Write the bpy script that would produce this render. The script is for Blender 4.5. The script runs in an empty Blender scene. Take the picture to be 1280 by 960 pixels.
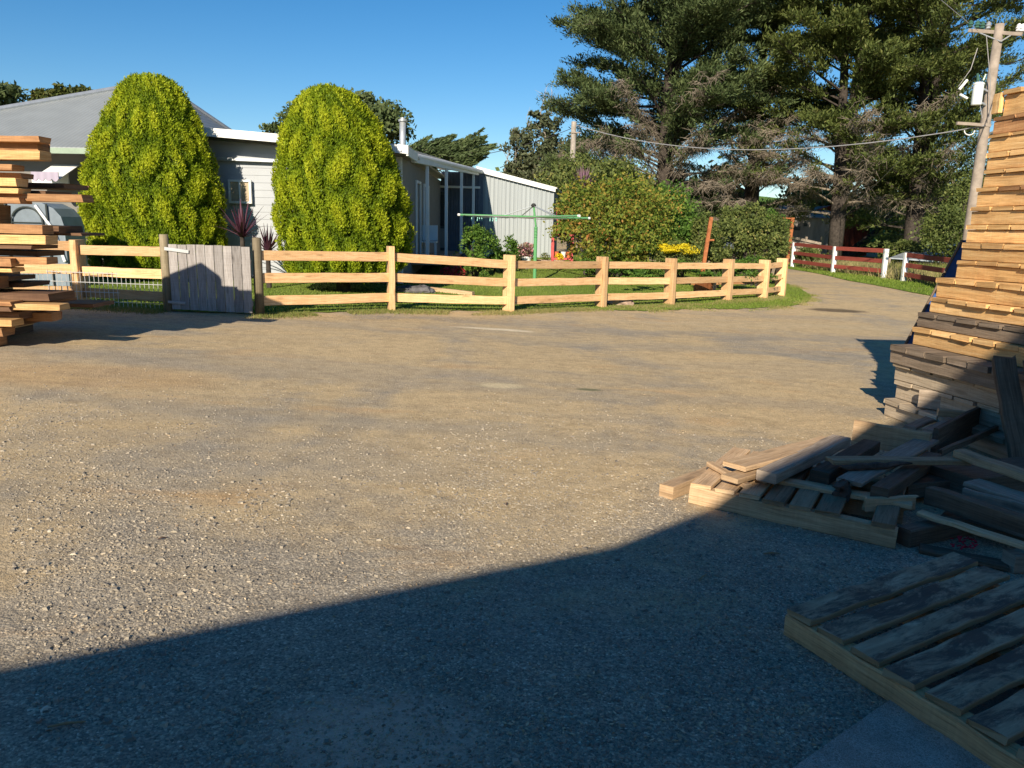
import bpy, math, random
import numpy as np
from math import radians, sin, cos, pi, tan
from mathutils import Vector
random.seed(7); rng = np.random.default_rng(11)
sc = bpy.context.scene
COL = sc.collection
# ---------------------------------------------------------------- camera
PITCH, ROLL, CAMZ, FPX = radians(11.5), radians(1.2), 1.6, 960.0
_F = Vector((0, cos(PITCH), -sin(PITCH))); _R0 = Vector((1, 0, 0)); _U0 = Vector((0, sin(PITCH), cos(PITCH)))
_R = _R0*cos(ROLL) + _U0*sin(ROLL); _U = _U0*cos(ROLL) - _R0*sin(ROLL)
cd = bpy.data.cameras.new('camera'); cam = bpy.data.objects.new('camera', cd); COL.objects.link(cam)
cd.sensor_width = 36; cd.lens = 27.0; cd.clip_end = 3000; cd.clip_start = .05
from mathutils import Matrix
M4 = Matrix((( _R.x, _U.x, -_F.x, 0), (_R.y, _U.y, -_F.y, 0), (_R.z, _U.z, -_F.z, CAMZ), (0, 0, 0, 1)))
cam.matrix_world = M4
sc.camera = cam
# ---------------------------------------------------------------- sky, sun, exposure
SUN_EL, SUN_AZ = radians(26.3), radians(195.5)          # azimuth clockwise from +Y: behind the camera, a little left
w = bpy.data.worlds.new('World'); sc.world = w; w.use_nodes = True
nt = w.node_tree; bg = nt.nodes['Background']; sky = nt.nodes.new('ShaderNodeTexSky')
sky.sky_type = 'NISHITA'; sky.sun_disc = False; sky.sun_elevation = SUN_EL; sky.sun_rotation = SUN_AZ
sky.air_density = 1.0; sky.dust_density = 0.1; sky.ozone_density = 3.0; sky.altitude = 600
hs_ = nt.nodes.new('ShaderNodeHueSaturation'); hs_.inputs['Saturation'].default_value = 1.34; nt.links.new(sky.outputs[0], hs_.inputs['Color'])
nt.links.new(hs_.outputs[0], bg.inputs[0]); bg.inputs[1].default_value = 0.076
sl = bpy.data.lights.new('sun', 'SUN'); sl.energy = 5.0; sl.angle = radians(.53); sl.color = (1, .88, .70)
so = bpy.data.objects.new('sun', sl); COL.objects.link(so)
SD = Vector((sin(SUN_AZ)*cos(SUN_EL), cos(SUN_AZ)*cos(SUN_EL), sin(SUN_EL)))
so.rotation_euler = SD.to_track_quat('Z', 'Y').to_euler(); so.location = (-8, -20, 20)
sc.view_settings.view_transform = 'Standard'; sc.view_settings.look = 'None'
sc.view_settings.exposure = 0.6; sc.view_settings.gamma = 1
sc.render.engine = 'CYCLES'
sc.cycles.use_denoising = True; sc.cycles.max_bounces = 5; sc.cycles.diffuse_bounces = 3; sc.cycles.glossy_bounces = 2
sc.cycles.transmission_bounces = 3; sc.cycles.transparent_max_bounces = 6
# ---------------------------------------------------------------- terrain height and pixel helpers
def ss(a, b, x):
    t = np.clip((x-a)/(b-a), 0, 1); return t*t*(3-2*t)
def g(X, Y):
    X = np.asarray(X, float); Y = np.asarray(Y, float)
    base = -0.032*np.clip(X, -12, 9)*(1-ss(15, 26, Y))
    rise = .5*ss(16, 27, Y)*(1-ss(3, 9, X))
    und = .012*np.sin(X*1.3+.4)*np.sin(Y*.9+1)*ss(3, 6, Y)
    hill = 3.6*ss(45, 90, Y)*np.exp(-((X-28)/24)**2)
    return base+rise+und+hill
def gz(x, y): return float(g(x, y))
def ray(px, py):
    return _F + _R*((px-640)/FPX) + _U*((480-py)/FPX)
def D(px, py, Y):
    r = ray(px, py); return Vector((0, 0, CAMZ)) + r*(Y/r.y)
def P(px, py, h=0.0):
    r = ray(px, py); z = 0.0; p = None
    for _ in range(40):
        t = (z+h-CAMZ)/r.z; p = Vector((0, 0, CAMZ))+r*t
        z = .5*z+.5*gz(p.x, p.y)
    return p
# ---------------------------------------------------------------- materials
def mat(name):
    m = bpy.data.materials.new(name); m.use_nodes = True
    n = m.node_tree; b = n.nodes['Principled BSDF']; b.inputs['Roughness'].default_value = .8
    b.inputs['Specular IOR Level'].default_value = .25
    return m, n, b
def N(n, t, **k):
    x = n.nodes.new(t)
    for a, v in k.items():
        if a in x.inputs.keys() if isinstance(a, str) else False: x.inputs[a].default_value = v
        else: setattr(x, a, v)
    return x
def ramp(n, stops, interp='LINEAR'):
    r = n.nodes.new('ShaderNodeValToRGB'); r.color_ramp.interpolation = interp; e = r.color_ramp.elements
    while len(e) < len(stops): e.new(.5)
    for q, (p, c) in zip(e, stops): q.position = p; q.color = (*c, 1) if len(c) == 3 else c
    return r
def noise(n, scale, detail=4, rough=.55, vec=None, dist=0):
    x = n.nodes.new('ShaderNodeTexNoise'); x.inputs['Scale'].default_value = scale
    x.inputs['Detail'].default_value = detail; x.inputs['Roughness'].default_value = rough; x.inputs['Distortion'].default_value = dist
    if vec is not None: n.links.new(vec, x.inputs['Vector'])
    return x
def mapping(n, src, scale=(1, 1, 1), loc=(0, 0, 0)):
    m = n.nodes.new('ShaderNodeMapping'); m.inputs['Scale'].default_value = scale; m.inputs['Location'].default_value = loc
    n.links.new(src, m.inputs['Vector']); return m.outputs[0]
def mix(n, fac, a, b, blend='MIX'):
    m = n.nodes.new('ShaderNodeMix'); m.data_type = 'RGBA'; m.blend_type = blend
    for i, v in ((0, fac), (6, a), (7, b)):
        if hasattr(v, 'is_output'): n.links.new(v, m.inputs[i])
        elif i == 0: m.inputs[0].default_value = v
        else: m.inputs[i].default_value = (*v, 1) if len(v) == 3 else v
    return m.outputs[2]
def math_(n, op, a, b=None):
    m = n.nodes.new('ShaderNodeMath'); m.operation = op
    for i, v in ((0, a), (1, b)):
        if v is None: continue
        if hasattr(v, 'is_output'): n.links.new(v, m.inputs[i])
        else: m.inputs[i].default_value = v
    return m.outputs[0]
def bump(n, b, h, strength=.3, dist=.01):
    u = n.nodes.new('ShaderNodeBump'); u.inputs['Strength'].default_value = strength; u.inputs['Distance'].default_value = dist
    n.links.new(h, u.inputs['Height']); n.links.new(u.outputs[0], b.inputs['Normal']); return u
def wood(name, c_dark, c_mid, c_light, stain=(.1, .07, .05), stain_amt=.25, knots=True, rough=.75, gy=26, var=.25):
    m, n, b = mat(name); b.inputs['Roughness'].default_value = rough
    uv = n.nodes.new('ShaderNodeUVMap').outputs[0]
    oi = n.nodes.new('ShaderNodeObjectInfo')
    gr = noise(n, 1, 5, .65, mapping(n, uv, (1.6, gy, 1)), 1.2)
    r = ramp(n, [(.25, c_dark), (.5, c_mid), (.75, c_light)]); n.links.new(gr.outputs[0], r.inputs[0])
    fg = noise(n, 1, 4, .7, mapping(n, uv, (5, gy*5, 1), (1, 4, 0)), .6)
    fr = ramp(n, [(.36, (.62, .58, .54)), (.5, (1, 1, 1)), (.68, (1.12, 1.1, 1.08))]); n.links.new(fg.outputs[0], fr.inputs[0])
    big = noise(n, 1, 3, .6, mapping(n, uv, (.9, 5, 1), (3, 7, 0)))
    st = ramp(n, [(.5, (0, 0, 0)), (.75, (1, 1, 1))]); n.links.new(big.outputs[0], st.inputs[0])
    c = mix(n, math_(n, 'MULTIPLY', st.outputs[0], stain_amt), r.outputs[0], stain)
    # saw marks across the board
    sw = noise(n, 1, 2, .5, mapping(n, uv, (60, 2, 1)))
    c = mix(n, .16, c, sw.outputs[0], 'OVERLAY'); c = mix(n, .75, c, fr.outputs[0], 'MULTIPLY')
    if knots:
        v = n.nodes.new('ShaderNodeTexVoronoi'); v.inputs['Scale'].default_value = 1
        n.links.new(mapping(n, uv, (2.2, 9, 1), (1, 2, 0)), v.inputs['Vector'])
        k = ramp(n, [(.0, (1, 1, 1)), (.12, (.6, .6, .6)), (.2, (0, 0, 0))]); n.links.new(v.outputs['Distance'], k.inputs[0])
        c = mix(n, math_(n, 'MULTIPLY', k.outputs[0], .55), c, tuple(x*.35 for x in c_dark))
    hv = n.nodes.new('ShaderNodeHueSaturation'); n.links.new(c, hv.inputs['Color'])
    n.links.new(math_(n, 'ADD', math_(n, 'MULTIPLY', oi.outputs['Random'], var*2), 1-var), hv.inputs['Value'])
    n.links.new(hv.outputs[0], b.inputs['Base Color'])
    bump(n, b, math_(n, 'ADD', gr.outputs[0], math_(n, 'MULTIPLY', fg.outputs[0], .6)), .5, .006)
    return m
def plain(name, c, rough=.7, metal=0, var=.12, scale=6, bumps=.1):
    m, n, b = mat(name); b.inputs['Roughness'].default_value = rough; b.inputs['Metallic'].default_value = metal
    tc = n.nodes.new('ShaderNodeTexCoord'); x = noise(n, scale, 5, .6, tc.outputs['Object'])
    r = ramp(n, [(.3, tuple(v*(1-var) for v in c)), (.7, tuple(min(1, v*(1+var)) for v in c))]); n.links.new(x.outputs[0], r.inputs[0])
    n.links.new(r.outputs[0], b.inputs['Base Color'])
    if bumps: bump(n, b, x.outputs[0], bumps, .01)
    return m
def ribbed(name, c, axis=0, period=.076, strength=.6, dist=.012, rough=.45, dirt=.25, metal=0, profile='SIN', mask=None):
    m, n, b = mat(name); b.inputs['Roughness'].default_value = rough; b.inputs['Metallic'].default_value = metal
    tc = n.nodes.new('ShaderNodeTexCoord')
    wv = n.nodes.new('ShaderNodeTexWave'); wv.bands_direction = 'XYZ'[axis]; wv.wave_profile = profile
    wv.inputs['Scale'].default_value = (2*pi/period)/20.0
    n.links.new(tc.outputs['Object'], wv.inputs['Vector'])
    x = noise(n, 1.3, 5, .6, mapping(n, tc.outputs['Object'], (1, 1, .35)))
    r = ramp(n, [(.35, tuple(v*(1-dirt) for v in c)), (.65, c)]); n.links.new(x.outputs[0], r.inputs[0])
    cc = mix(n, .12, r.outputs[0], wv.outputs[0], 'MULTIPLY')
    n.links.new(cc, b.inputs['Base Color'])
    bump(n, b, wv.outputs[0], strength, dist)
    return m
def leafmat(name, stops, transl=.3, rough=.6):
    # uv.x = a random tint for each leaf, uv.y = a slower tint for each clump
    m, n, b = mat(name); b.inputs['Roughness'].default_value = rough; b.inputs['Specular IOR Level'].default_value = .2
    uv = n.nodes.new('ShaderNodeUVMap'); sp = n.nodes.new('ShaderNodeSeparateXYZ'); n.links.new(uv.outputs[0], sp.inputs[0])
    r = ramp(n, stops); n.links.new(math_(n, 'ADD', math_(n, 'MULTIPLY', sp.outputs[0], .55), math_(n, 'MULTIPLY', sp.outputs[1], .45)), r.inputs[0])
    n.links.new(r.outputs[0], b.inputs['Base Color'])
    t = n.nodes.new('ShaderNodeBsdfTranslucent'); n.links.new(r.outputs[0], t.inputs[0])
    ms = n.nodes.new('ShaderNodeMixShader'); ms.inputs[0].default_value = transl
    n.links.new(b.outputs[0], ms.inputs[1]); n.links.new(t.outputs[0], ms.inputs[2])
    n.links.new(ms.outputs[0], n.nodes['Material Output'].inputs[0])
    return m
# ---------------------------------------------------------------- mesh builder
class MB:
    def __init__(s): s.v = []; s.f = []; s.uv = []
    def poly(s, pts, uvs=None):
        i = len(s.v); s.v += [tuple(p) for p in pts]; s.f.append(tuple(range(i, i+len(pts))))
        s.uv += uvs if uvs else [(p[0], p[2]) for p in pts]
    def face(s, idx, uvs): s.f.append(tuple(idx)); s.uv += uvs
    def box(s, a, b):
        x0, y0, z0 = (min(a[i], b[i]) for i in range(3)); x1, y1, z1 = (max(a[i], b[i]) for i in range(3))
        s.obox(Vector(((x0+x1)/2, (y0+y1)/2, (z0+z1)/2)), Vector((x1-x0, 0, 0)), Vector((0, y1-y0, 0)), Vector((0, 0, z1-z0)))
    def obox(s, c, ax, ay, az):
        c = Vector(c); i = len(s.v)
        for k in (-.5, .5):
            for l in (-.5, .5):
                for q in (-.5, .5): s.v.append(tuple(c+ax*k+ay*l+az*q))
        o = random.random()*20
        for f, (u, v) in (((0, 1, 3, 2), (az, ay)), ((4, 6, 7, 5), (ay, az)), ((0, 4, 5, 1), (ax, az)), ((2, 3, 7, 6), (az, ax)), ((0, 2, 6, 4), (ay, ax)), ((1, 5, 7, 3), (ax, ay))):
            lu, lv = u.length, v.length
            s.face([i+q for q in f], [(o, o), (o+lu, o), (o+lu, o+lv), (o, o+lv)])
    def beam(s, A, B, w, h, up=(0, 0, 1), ch=.005, seg=5, jit=.003, taper=None, endj=0):
        A, B, up = Vector(A), Vector(B), Vector(up); d = (B-A); L = d.length; d.normalize()
        sd = d.cross(up).normalized(); u = sd.cross(d).normalized()
        ch = min(ch, w*.3, h*.3)
        pr = [(-w/2+ch, -h/2), (w/2-ch, -h/2), (w/2, -h/2+ch), (w/2, h/2-ch), (w/2-ch, h/2), (-w/2+ch, h/2), (-w/2, h/2-ch), (-w/2, -h/2+ch)]
        i = len(s.v); o = random.random()*30
        per = [0]
        for k in range(8):
            a, b = pr[k], pr[(k+1) % 8]; per.append(per[-1]+math.hypot(a[0]-b[0], a[1]-b[1]))
        for j in range(seg+1):
            t = j/seg; c = A+d*(L*t)+sd*random.uniform(-jit, jit)+u*random.uniform(-jit, jit)
            for (x, y) in pr:
                e = d*random.uniform(-endj, endj) if endj and j in (0, seg) else Vector((0, 0, 0))
                s.v.append(tuple(c+sd*(x+random.uniform(-jit, jit)*.3)+u*(y+random.uniform(-jit, jit)*.3)+e))
        for j in range(seg):
            for k in range(8):
                a = i+j*8+k; b = i+j*8+(k+1) % 8
                s.face((a, b, b+8, a+8), [(o+L*j/seg, o+per[k]), (o+L*j/seg, o+per[k+1]), (o+L*(j+1)/seg, o+per[k+1]), (o+L*(j+1)/seg, o+per[k])])
        s.face([i+k for k in range(7, -1, -1)], [(o+pr[k][0]*.5, o+pr[k][1]) for k in range(7, -1, -1)])
        s.face([i+seg*8+k for k in range(8)], [(o+pr[k][0]*.5, o+pr[k][1]) for k in range(8)])
    def tube(s, pts, r, n=8, cap=True):
        pts = [Vector(p) for p in pts]; rs = r if isinstance(r, (list, tuple)) else [r]*len(pts); i0 = len(s.v); L = 0
        for j, p in enumerate(pts):
            d = (pts[min(j+1, len(pts)-1)]-pts[max(j-1, 0)]).normalized()
            a = Vector((0, 0, 1)) if abs(d.z) < .9 else Vector((1, 0, 0))
            x = d.cross(a).normalized(); y = x.cross(d)
            for k in range(n):
                t = 2*pi*k/n; s.v.append(tuple(p+x*(cos(t)*rs[j])+y*(sin(t)*rs[j])))
        for j in range(len(pts)-1):
            l = (pts[j+1]-pts[j]).length
            for k in range(n):
                a = i0+j*n+k; b = i0+j*n+(k+1) % n
                s.face((a, a+n, b+n, b), [(L, k*.05), (L+l, k*.05), (L+l, k*.05+.05), (L, k*.05+.05)])
            L += l
        if cap:
            s.face([i0+k for k in range(n)], [(0, 0)]*n); m = i0+(len(pts)-1)*n; s.face([m+k for k in range(n-1, -1, -1)], [(0, 0)]*n)
    def lathe(s, c, prof, n=14, sx=1, sy=1):
        c = Vector(c); s.tubez([(c.x, c.y, c.z+z, r) for r, z in prof], n, sx, sy)
    def tubez(s, L, n, sx=1, sy=1):
        i0 = len(s.v)
        for (x, y, z, r) in L:
            for k in range(n): t = 2*pi*k/n; s.v.append((x+cos(t)*r*sx, y+sin(t)*r*sy, z))
        for j in range(len(L)-1):
            for k in range(n):
                a = i0+j*n+k; b = i0+j*n+(k+1) % n; s.face((a, b, b+n, a+n), [(k/n, j*.1), ((k+1)/n, j*.1), ((k+1)/n, j*.1+.1), (k/n, j*.1+.1)])
        s.face([i0+k for k in range(n-1, -1, -1)], [(0, 0)]*n); m = i0+(len(L)-1)*n; s.face([m+k for k in range(n)], [(0, 0)]*n)
    def prism(s, poly, dvec):   # closed polygon (3D points) extruded by dvec
        poly = [Vector(p) for p in poly]; dvec = Vector(dvec); n = len(poly)
        s.poly(poly); s.poly([p+dvec for p in reversed(poly)])
        for k in range(n):
            a, b = poly[k], poly[(k+1) % n]; l = (b-a).length; h = dvec.length
            s.poly([b, a, a+dvec, b+dvec], [(l, 0), (0, 0), (0, h), (l, h)])
    def build(s, name, m, parent=None, smooth=False):
        me = bpy.data.meshes.new(name); org = Vector(parent.location) if parent else Vector((0, 0, 0))
        if parent and parent.parent: org = org+Vector(parent.parent.location)
        V = np.array(s.v, dtype=np.float64)-np.array(org)
        if parent is None:
            c = np.array([(V[:, 0].min()+V[:, 0].max())/2, (V[:, 1].min()+V[:, 1].max())/2, V[:, 2].min()]); V = V-c
        me.from_pydata(V.tolist(), [], s.f); me.materials.append(m)
        uv = me.uv_layers.new(name='UVMap'); uv.data.foreach_set('uv', np.array(s.uv, dtype=np.float32).ravel())
        if smooth: me.polygons.foreach_set('use_smooth', [True]*len(me.polygons))
        me.update()
        o = bpy.data.objects.new(name, me); COL.objects.link(o)
        if parent: o.parent = parent
        else: o.location = c
        return o
def quads(name, V, T, m, parent=None, k=4):
    """V (n*k,3) verts, every k of them one face; T (n,2) tints"""
    V = np.asarray(V, float).reshape(-1, 3); n = len(V)//k
    if parent is None: c = np.array([V[:, 0].mean(), V[:, 1].mean(), V[:, 2].min()])
    else:
        c = np.array(parent.location)
        if parent.parent: c = c+np.array(parent.parent.location)
    V = V-c
    me = bpy.data.meshes.new(name); me.vertices.add(n*k); me.vertices.foreach_set('co', V.astype(np.float32).ravel())
    me.loops.add(n*k); me.loops.foreach_set('vertex_index', np.arange(n*k, dtype=np.int32))
    me.polygons.add(n); me.polygons.foreach_set('loop_start', np.arange(0, n*k, k, dtype=np.int32))
    uv = me.uv_layers.new(name='UVMap'); uv.data.foreach_set('uv', np.repeat(np.asarray(T, np.float32), k, axis=0).ravel())
    me.materials.append(m); me.update(calc_edges=True)
    o = bpy.data.objects.new(name, me); COL.objects.link(o)
    if parent: o.parent = parent
    else: o.location = c
    return o
def unit(a): return a/np.maximum(np.linalg.norm(a, axis=-1, keepdims=True), 1e-9)
def leaves(C, size, aspect=.5, up=None, upw=0., fold=0):
    """diamond leaves at centres C; long axis random, pulled towards up by upw"""
    n = len(C); a = unit(rng.normal(size=(n, 3)))
    if up is not None: a = unit(a*(1-upw)+np.asarray(up)*upw)
    b = unit(np.cross(a, rng.normal(size=(n, 3)))); s = (size*rng.uniform(.6, 1.3, n))[:, None] if np.ndim(size) == 0 else (size*rng.uniform(.6, 1.3, n))[:, None]
    V = np.stack([C-a*s*.5, C+b*s*aspect*.5, C+a*s*.5, C-b*s*aspect*.5], 1)
    return V.reshape(-1, 3)
def hash3(C, f, seed=0):
    return .5+.25*(np.sin(C[:, 0]*f+seed+1.7*np.sin(C[:, 1]*f*.7+seed))+np.sin(C[:, 2]*f*1.1+2*seed+1.3*np.sin(C[:, 0]*f*.9)))
# ---------------------------------------------------------------- tagging
def tag(o, label=None, cat=None, group=None, kind=None):
    if label: o['label'] = label
    if cat: o['category'] = cat
    if group: o['group'] = group
    if kind: o['kind'] = kind
    return o
def thing(name, loc, label, cat, group=None):
    o = bpy.data.objects.new(name, None); COL.objects.link(o); o.location = loc; o.empty_display_size = .2
    return tag(o, label, cat, group)
# ================================================================ MATERIALS
def stained():
    m, n, b = mat('oil_stained_boards'); b.inputs['Roughness'].default_value = .8
    uv = n.nodes.new('ShaderNodeUVMap').outputs[0]; oi = n.nodes.new('ShaderNodeObjectInfo')
    gr = noise(n, 1, 5, .65, mapping(n, uv, (2.5, 30, 1)), .8); r = ramp(n, [(.3, (.27, .195, .125)), (.5, (.38, .28, .18)), (.7, (.50, .38, .25))]); n.links.new(gr.outputs[0], r.inputs[0])
    bl = noise(n, 1, 8, .74, mapping(n, uv, (2.4, 7, 1)), .5); br = ramp(n, [(.44, (0, 0, 0)), (.56, (1, 1, 1))]); n.links.new(bl.outputs[0], br.inputs[0])
    c = mix(n, math_(n, 'MULTIPLY', br.outputs[0], .85), r.outputs[0], (.055, .048, .045))
    lt = noise(n, 1, 8, .78, mapping(n, uv, (4, 12, 1), (5, 5, 0)), .5); lr_ = ramp(n, [(.57, (0, 0, 0)), (.68, (1, 1, 1))]); n.links.new(lt.outputs[0], lr_.inputs[0])
    c = mix(n, math_(n, 'MULTIPLY', lr_.outputs[0], .7), c, (.60, .48, .33))
    sn = n.nodes.new('ShaderNodeSeparateXYZ'); n.links.new(n.nodes.new('ShaderNodeNewGeometry').outputs['Normal'], sn.inputs[0]); up_ = ramp(n, [(.55, (0, 0, 0)), (.85, (1, 1, 1))]); n.links.new(sn.outputs[2], up_.inputs[0])
    fresh = mix(n, .5, (.36, .23, .11), r.outputs[0]); c = mix(n, up_.outputs[0], fresh, c)
    n.links.new(c, b.inputs['Base Color']); bump(n, b, gr.outputs[0], .3, .005); return m
M_fence = wood('fresh_sawn_pine', (.55, .31, .14), (.71, .45, .23), (.80, .56, .33), (.46, .24, .10), .35)
M_orange = wood('orange_hardwood', (.48, .26, .10), (.69, .42, .175), (.79, .55, .28), (.20, .10, .05), .45)
M_red = wood('red_hardwood', (.22, .10, .045), (.38, .20, .09), (.50, .29, .14), (.16, .07, .04), .4)
M_pale = wood('pale_sawn_timber', (.38, .24, .13), (.53, .365, .215), (.66, .48, .30), (.22, .14, .09), .45)
M_bearer = wood('knotty_yellow_bearer', (.38, .215, .10), (.54, .335, .17), (.66, .44, .245), (.14, .09, .05), .9)
M_grey = wood('weathered_grey_timber', (.20, .155, .115), (.32, .255, .195), (.43, .35, .27), (.10, .075, .05), .5)
M_tan = wood('brown_pallet_boards', (.20, .135, .075), (.29, .205, .125), (.37, .28, .18), (.10, .07, .05), .5)
M_dust = wood('dusty_pallet_timber', (.30, .235, .16), (.40, .325, .235), (.49, .41, .31), (.20, .15, .11), .4)
M_dark = wood('dark_weathered_timber', (.07, .048, .033), (.135, .095, .066), (.21, .155, .11), (.03, .02, .015), .5)
M_stain = stained()
M_gate = wood('silvered_gate_boards', (.22, .20, .19), (.32, .30, .29), (.40, .38, .37), (.17, .15, .14), .3)
M_post = wood('treated_pine_post', (.16, .13, .08), (.24, .20, .13), (.32, .27, .19), (.12, .10, .06), .3)
M_bark = plain('bark', (.10, .065, .05), .95, 0, .6, 18, .9)
M_trunk = plain('conifer_bark', (.055, .045, .038), .95, 0, .5, 9, .8)
M_paletrunk = plain('pale_gum_bark', (.34, .30, .26), .9, 0, .3, 5, .4)
M_twig = plain('dead_twigs', (.215, .18, .14), .95, 0, .35, 4, 0)
M_white = plain('white_paint', (.78, .78, .76), .5, 0, .05, 3, .02)
M_redp = wood('oxide_red_paint', (.26, .05, .038), (.36, .075, .055), (.42, .11, .08), (.12, .03, .02), .4, False)
M_rust = plain('rusted_steel', (.36, .13, .05), .85, .2, .35, 9, .3)
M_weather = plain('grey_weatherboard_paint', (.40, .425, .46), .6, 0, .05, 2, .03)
M_roof = ribbed('corrugated_zinc_roof', (.33, .355, .36), 0, .11, .22, .012, .5, .12, .2)
M_roof2 = ribbed('corrugated_patio_roof', (.62, .60, .58), 1, .11, .5, .02, .45, .2, .2)
M_shed = ribbed('grey_green_sheet_wall', (.36, .395, .41), 0, .19, 0, .001, .5, .08)
M_darkcor = plain('dark_corrugated_sheet', (.065, .068, .08), .5, .3, .2, 3, .03)
M_shade = plain('wall_paint_with_shade', (.20, .19, .18), .7, 0, .1, 2, .05)  # darker wall grey, with the eave and verandah shade put into the colour
M_glass = plain('dark_glass', (.03, .035, .04), .12, 0, .1, 2, 0)
M_glass.node_tree.nodes['Principled BSDF'].inputs['Specular IOR Level'].default_value = .5
M_curtain = plain('beige_curtain', (.42, .34, .24), .9, 0, .2, 8, .3)
M_purple = ribbed('striped_awning', (.42, .37, .46), 0, .16, 0, .001, .8, .1)
M_plastic = plain('milky_greenhouse_film', (.20, .24, .28), .35, 0, .25, 2.2, .3)
M_frame = plain('dark_frame', (.05, .06, .06), .6, 0, .1, 3, 0)
M_gal = plain('galvanised_steel', (.55, .57, .58), .38, .6, .12, 6, .05)
M_hoist = plain('green_enamel', (.11, .32, .13), .45, 0, .1, 4, 0)
M_pinkred = plain('faded_red_paint', (.50, .09, .09), .6, 0, .2, 8, .1)
M_terra = plain('terracotta', (.55, .16, .06), .8, 0, .15, 8, .1)
M_stone = plain('dark_rock', (.12, .115, .12), .9, 0, .5, 6, .8)
M_brick = plain('pale_brick', (.38, .27, .20), .9, 0, .3, 12, .3)
M_blue = plain('blue_sheet', (.05, .12, .34), .45, 0, .2, 3, .2)
M_transf = plain('transformer_enamel', (.66, .70, .70), .4, 0, .06, 3, 0)
M_insul = plain('brown_green_porcelain', (.05, .12, .09), .25, 0, .2, 5, 0)
M_polewood = plain('grey_pole_wood', (.30, .25, .205), .9, 0, .25, 5, .4)
M_wire = plain('wire', (.30, .29, .28), .6, .3, .05, 3, 0)
M_darkw = plain('dark_wire', (.04, .04, .04), .6, 0, .05, 3, 0)
M_rustroof = ribbed('rusty_barn_cladding', (.30, .065, .04), 0, .2, .5, .02, .8, .4)
M_barnwall = ribbed('bleached_slab_wall', (.36, .33, .30), 0, .35, .5, .02, .9, .5)
M_mesh = plain('mesh_wire', (.62, .63, .62), .5, .3, .05, 3, 0)
M_redbloom = plain('red_flowers', (.55, .03, .05), .8, 0, .3, 20, 0)
M_yellowfl = leafmat('yellow_flowers', [(0, (.55, .42, .01)), (.5, (.75, .60, .02)), (1, (.85, .74, .05))], .3)
M_cyp = leafmat('golden_cypress_leaf', [(0, (.03, .06, .005)), (.4, (.12, .19, .009)), (.7, (.27, .34, .012)), (1, (.47, .50, .025))], .25)
M_mac = leafmat('macrocarpa_leaf', [(0, (0.049, 0.070, 0.022)), (.45, (0.102, 0.135, 0.035)), (.8, (0.156, 0.184, 0.051)), (1, (0.230, 0.221, 0.078))], .25)
M_mac2 = leafmat('macrocarpa_leaf_blue', [(0, (0.045, 0.070, 0.027)), (.5, (0.090, 0.127, 0.047)), (1, (0.164, 0.197, 0.078))], .25)
M_gum = leafmat('gum_leaf', [(0, (.05, .06, .03)), (.5, (.09, .11, .055)), (.85, (.14, .15, .08)), (1, (.20, .14, .08))], .2)
M_shrub = leafmat('mixed_shrub_leaf', [(0, (0.043, 0.085, 0.014)), (.35, (0.110, 0.171, 0.024)), (.6, (0.244, 0.268, 0.042)), (.82, (0.342, 0.244, 0.048)), (1, (0.464, 0.159, 0.060))], .3)
M_shrubg = leafmat('green_shrub_leaf', [(0, (0.030, 0.073, 0.014)), (.5, (0.085, 0.171, 0.026)), (.85, (0.159, 0.268, 0.042)), (1, (0.268, 0.317, 0.072))], .3)
M_olive = leafmat('olive_shrub_leaf', [(0, (0.049, 0.067, 0.022)), (.5, (0.122, 0.159, 0.042)), (.85, (0.220, 0.244, 0.066)), (1, (0.366, 0.293, 0.108))], .3)
M_farleaf = leafmat('far_tree_leaf', [(0, (.03, .045, .012)), (.5, (.07, .09, .02)), (.85, (.13, .12, .03)), (1, (.22, .12, .04))], .2)
M_cord = leafmat('purple_strap_leaf', [(0, (.03, .012, .022)), (.5, (.075, .025, .045)), (1, (.19, .08, .11))], .12)
M_cordp = leafmat('dusty_purple_leaf', [(0, (.12, .06, .08)), (.5, (.22, .12, .16)), (1, (.34, .22, .27))], .3)
M_grass = leafmat('grass_blade', [(0, (.08, .14, .02)), (.5, (.17, .25, .035)), (.85, (.28, .33, .07)), (1, (.42, .38, .17))], .35)
M_longgrass = leafmat('long_dry_grass', [(0, (.08, .13, .03)), (.35, (.18, .23, .05)), (.6, (.34, .30, .12)), (1, (.52, .41, .23))], .35)
M_straw = leafmat('straw', [(0, (.30, .22, .12)), (.5, (.50, .37, .20)), (1, (.66, .52, .30))], .1)
M_chip = leafmat('wood_chips', [(0, (.34, .22, .12)), (.5, (.52, .38, .22)), (1, (.70, .56, .38))], 0)
M_stonechip = leafmat('gravel_stones', [(0, (.13, .115, .10)), (.35, (.24, .21, .17)), (.7, (.36, .31, .235)), (.93, (.47, .40, .30)), (1, (.62, .56, .45))], 0)

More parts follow.
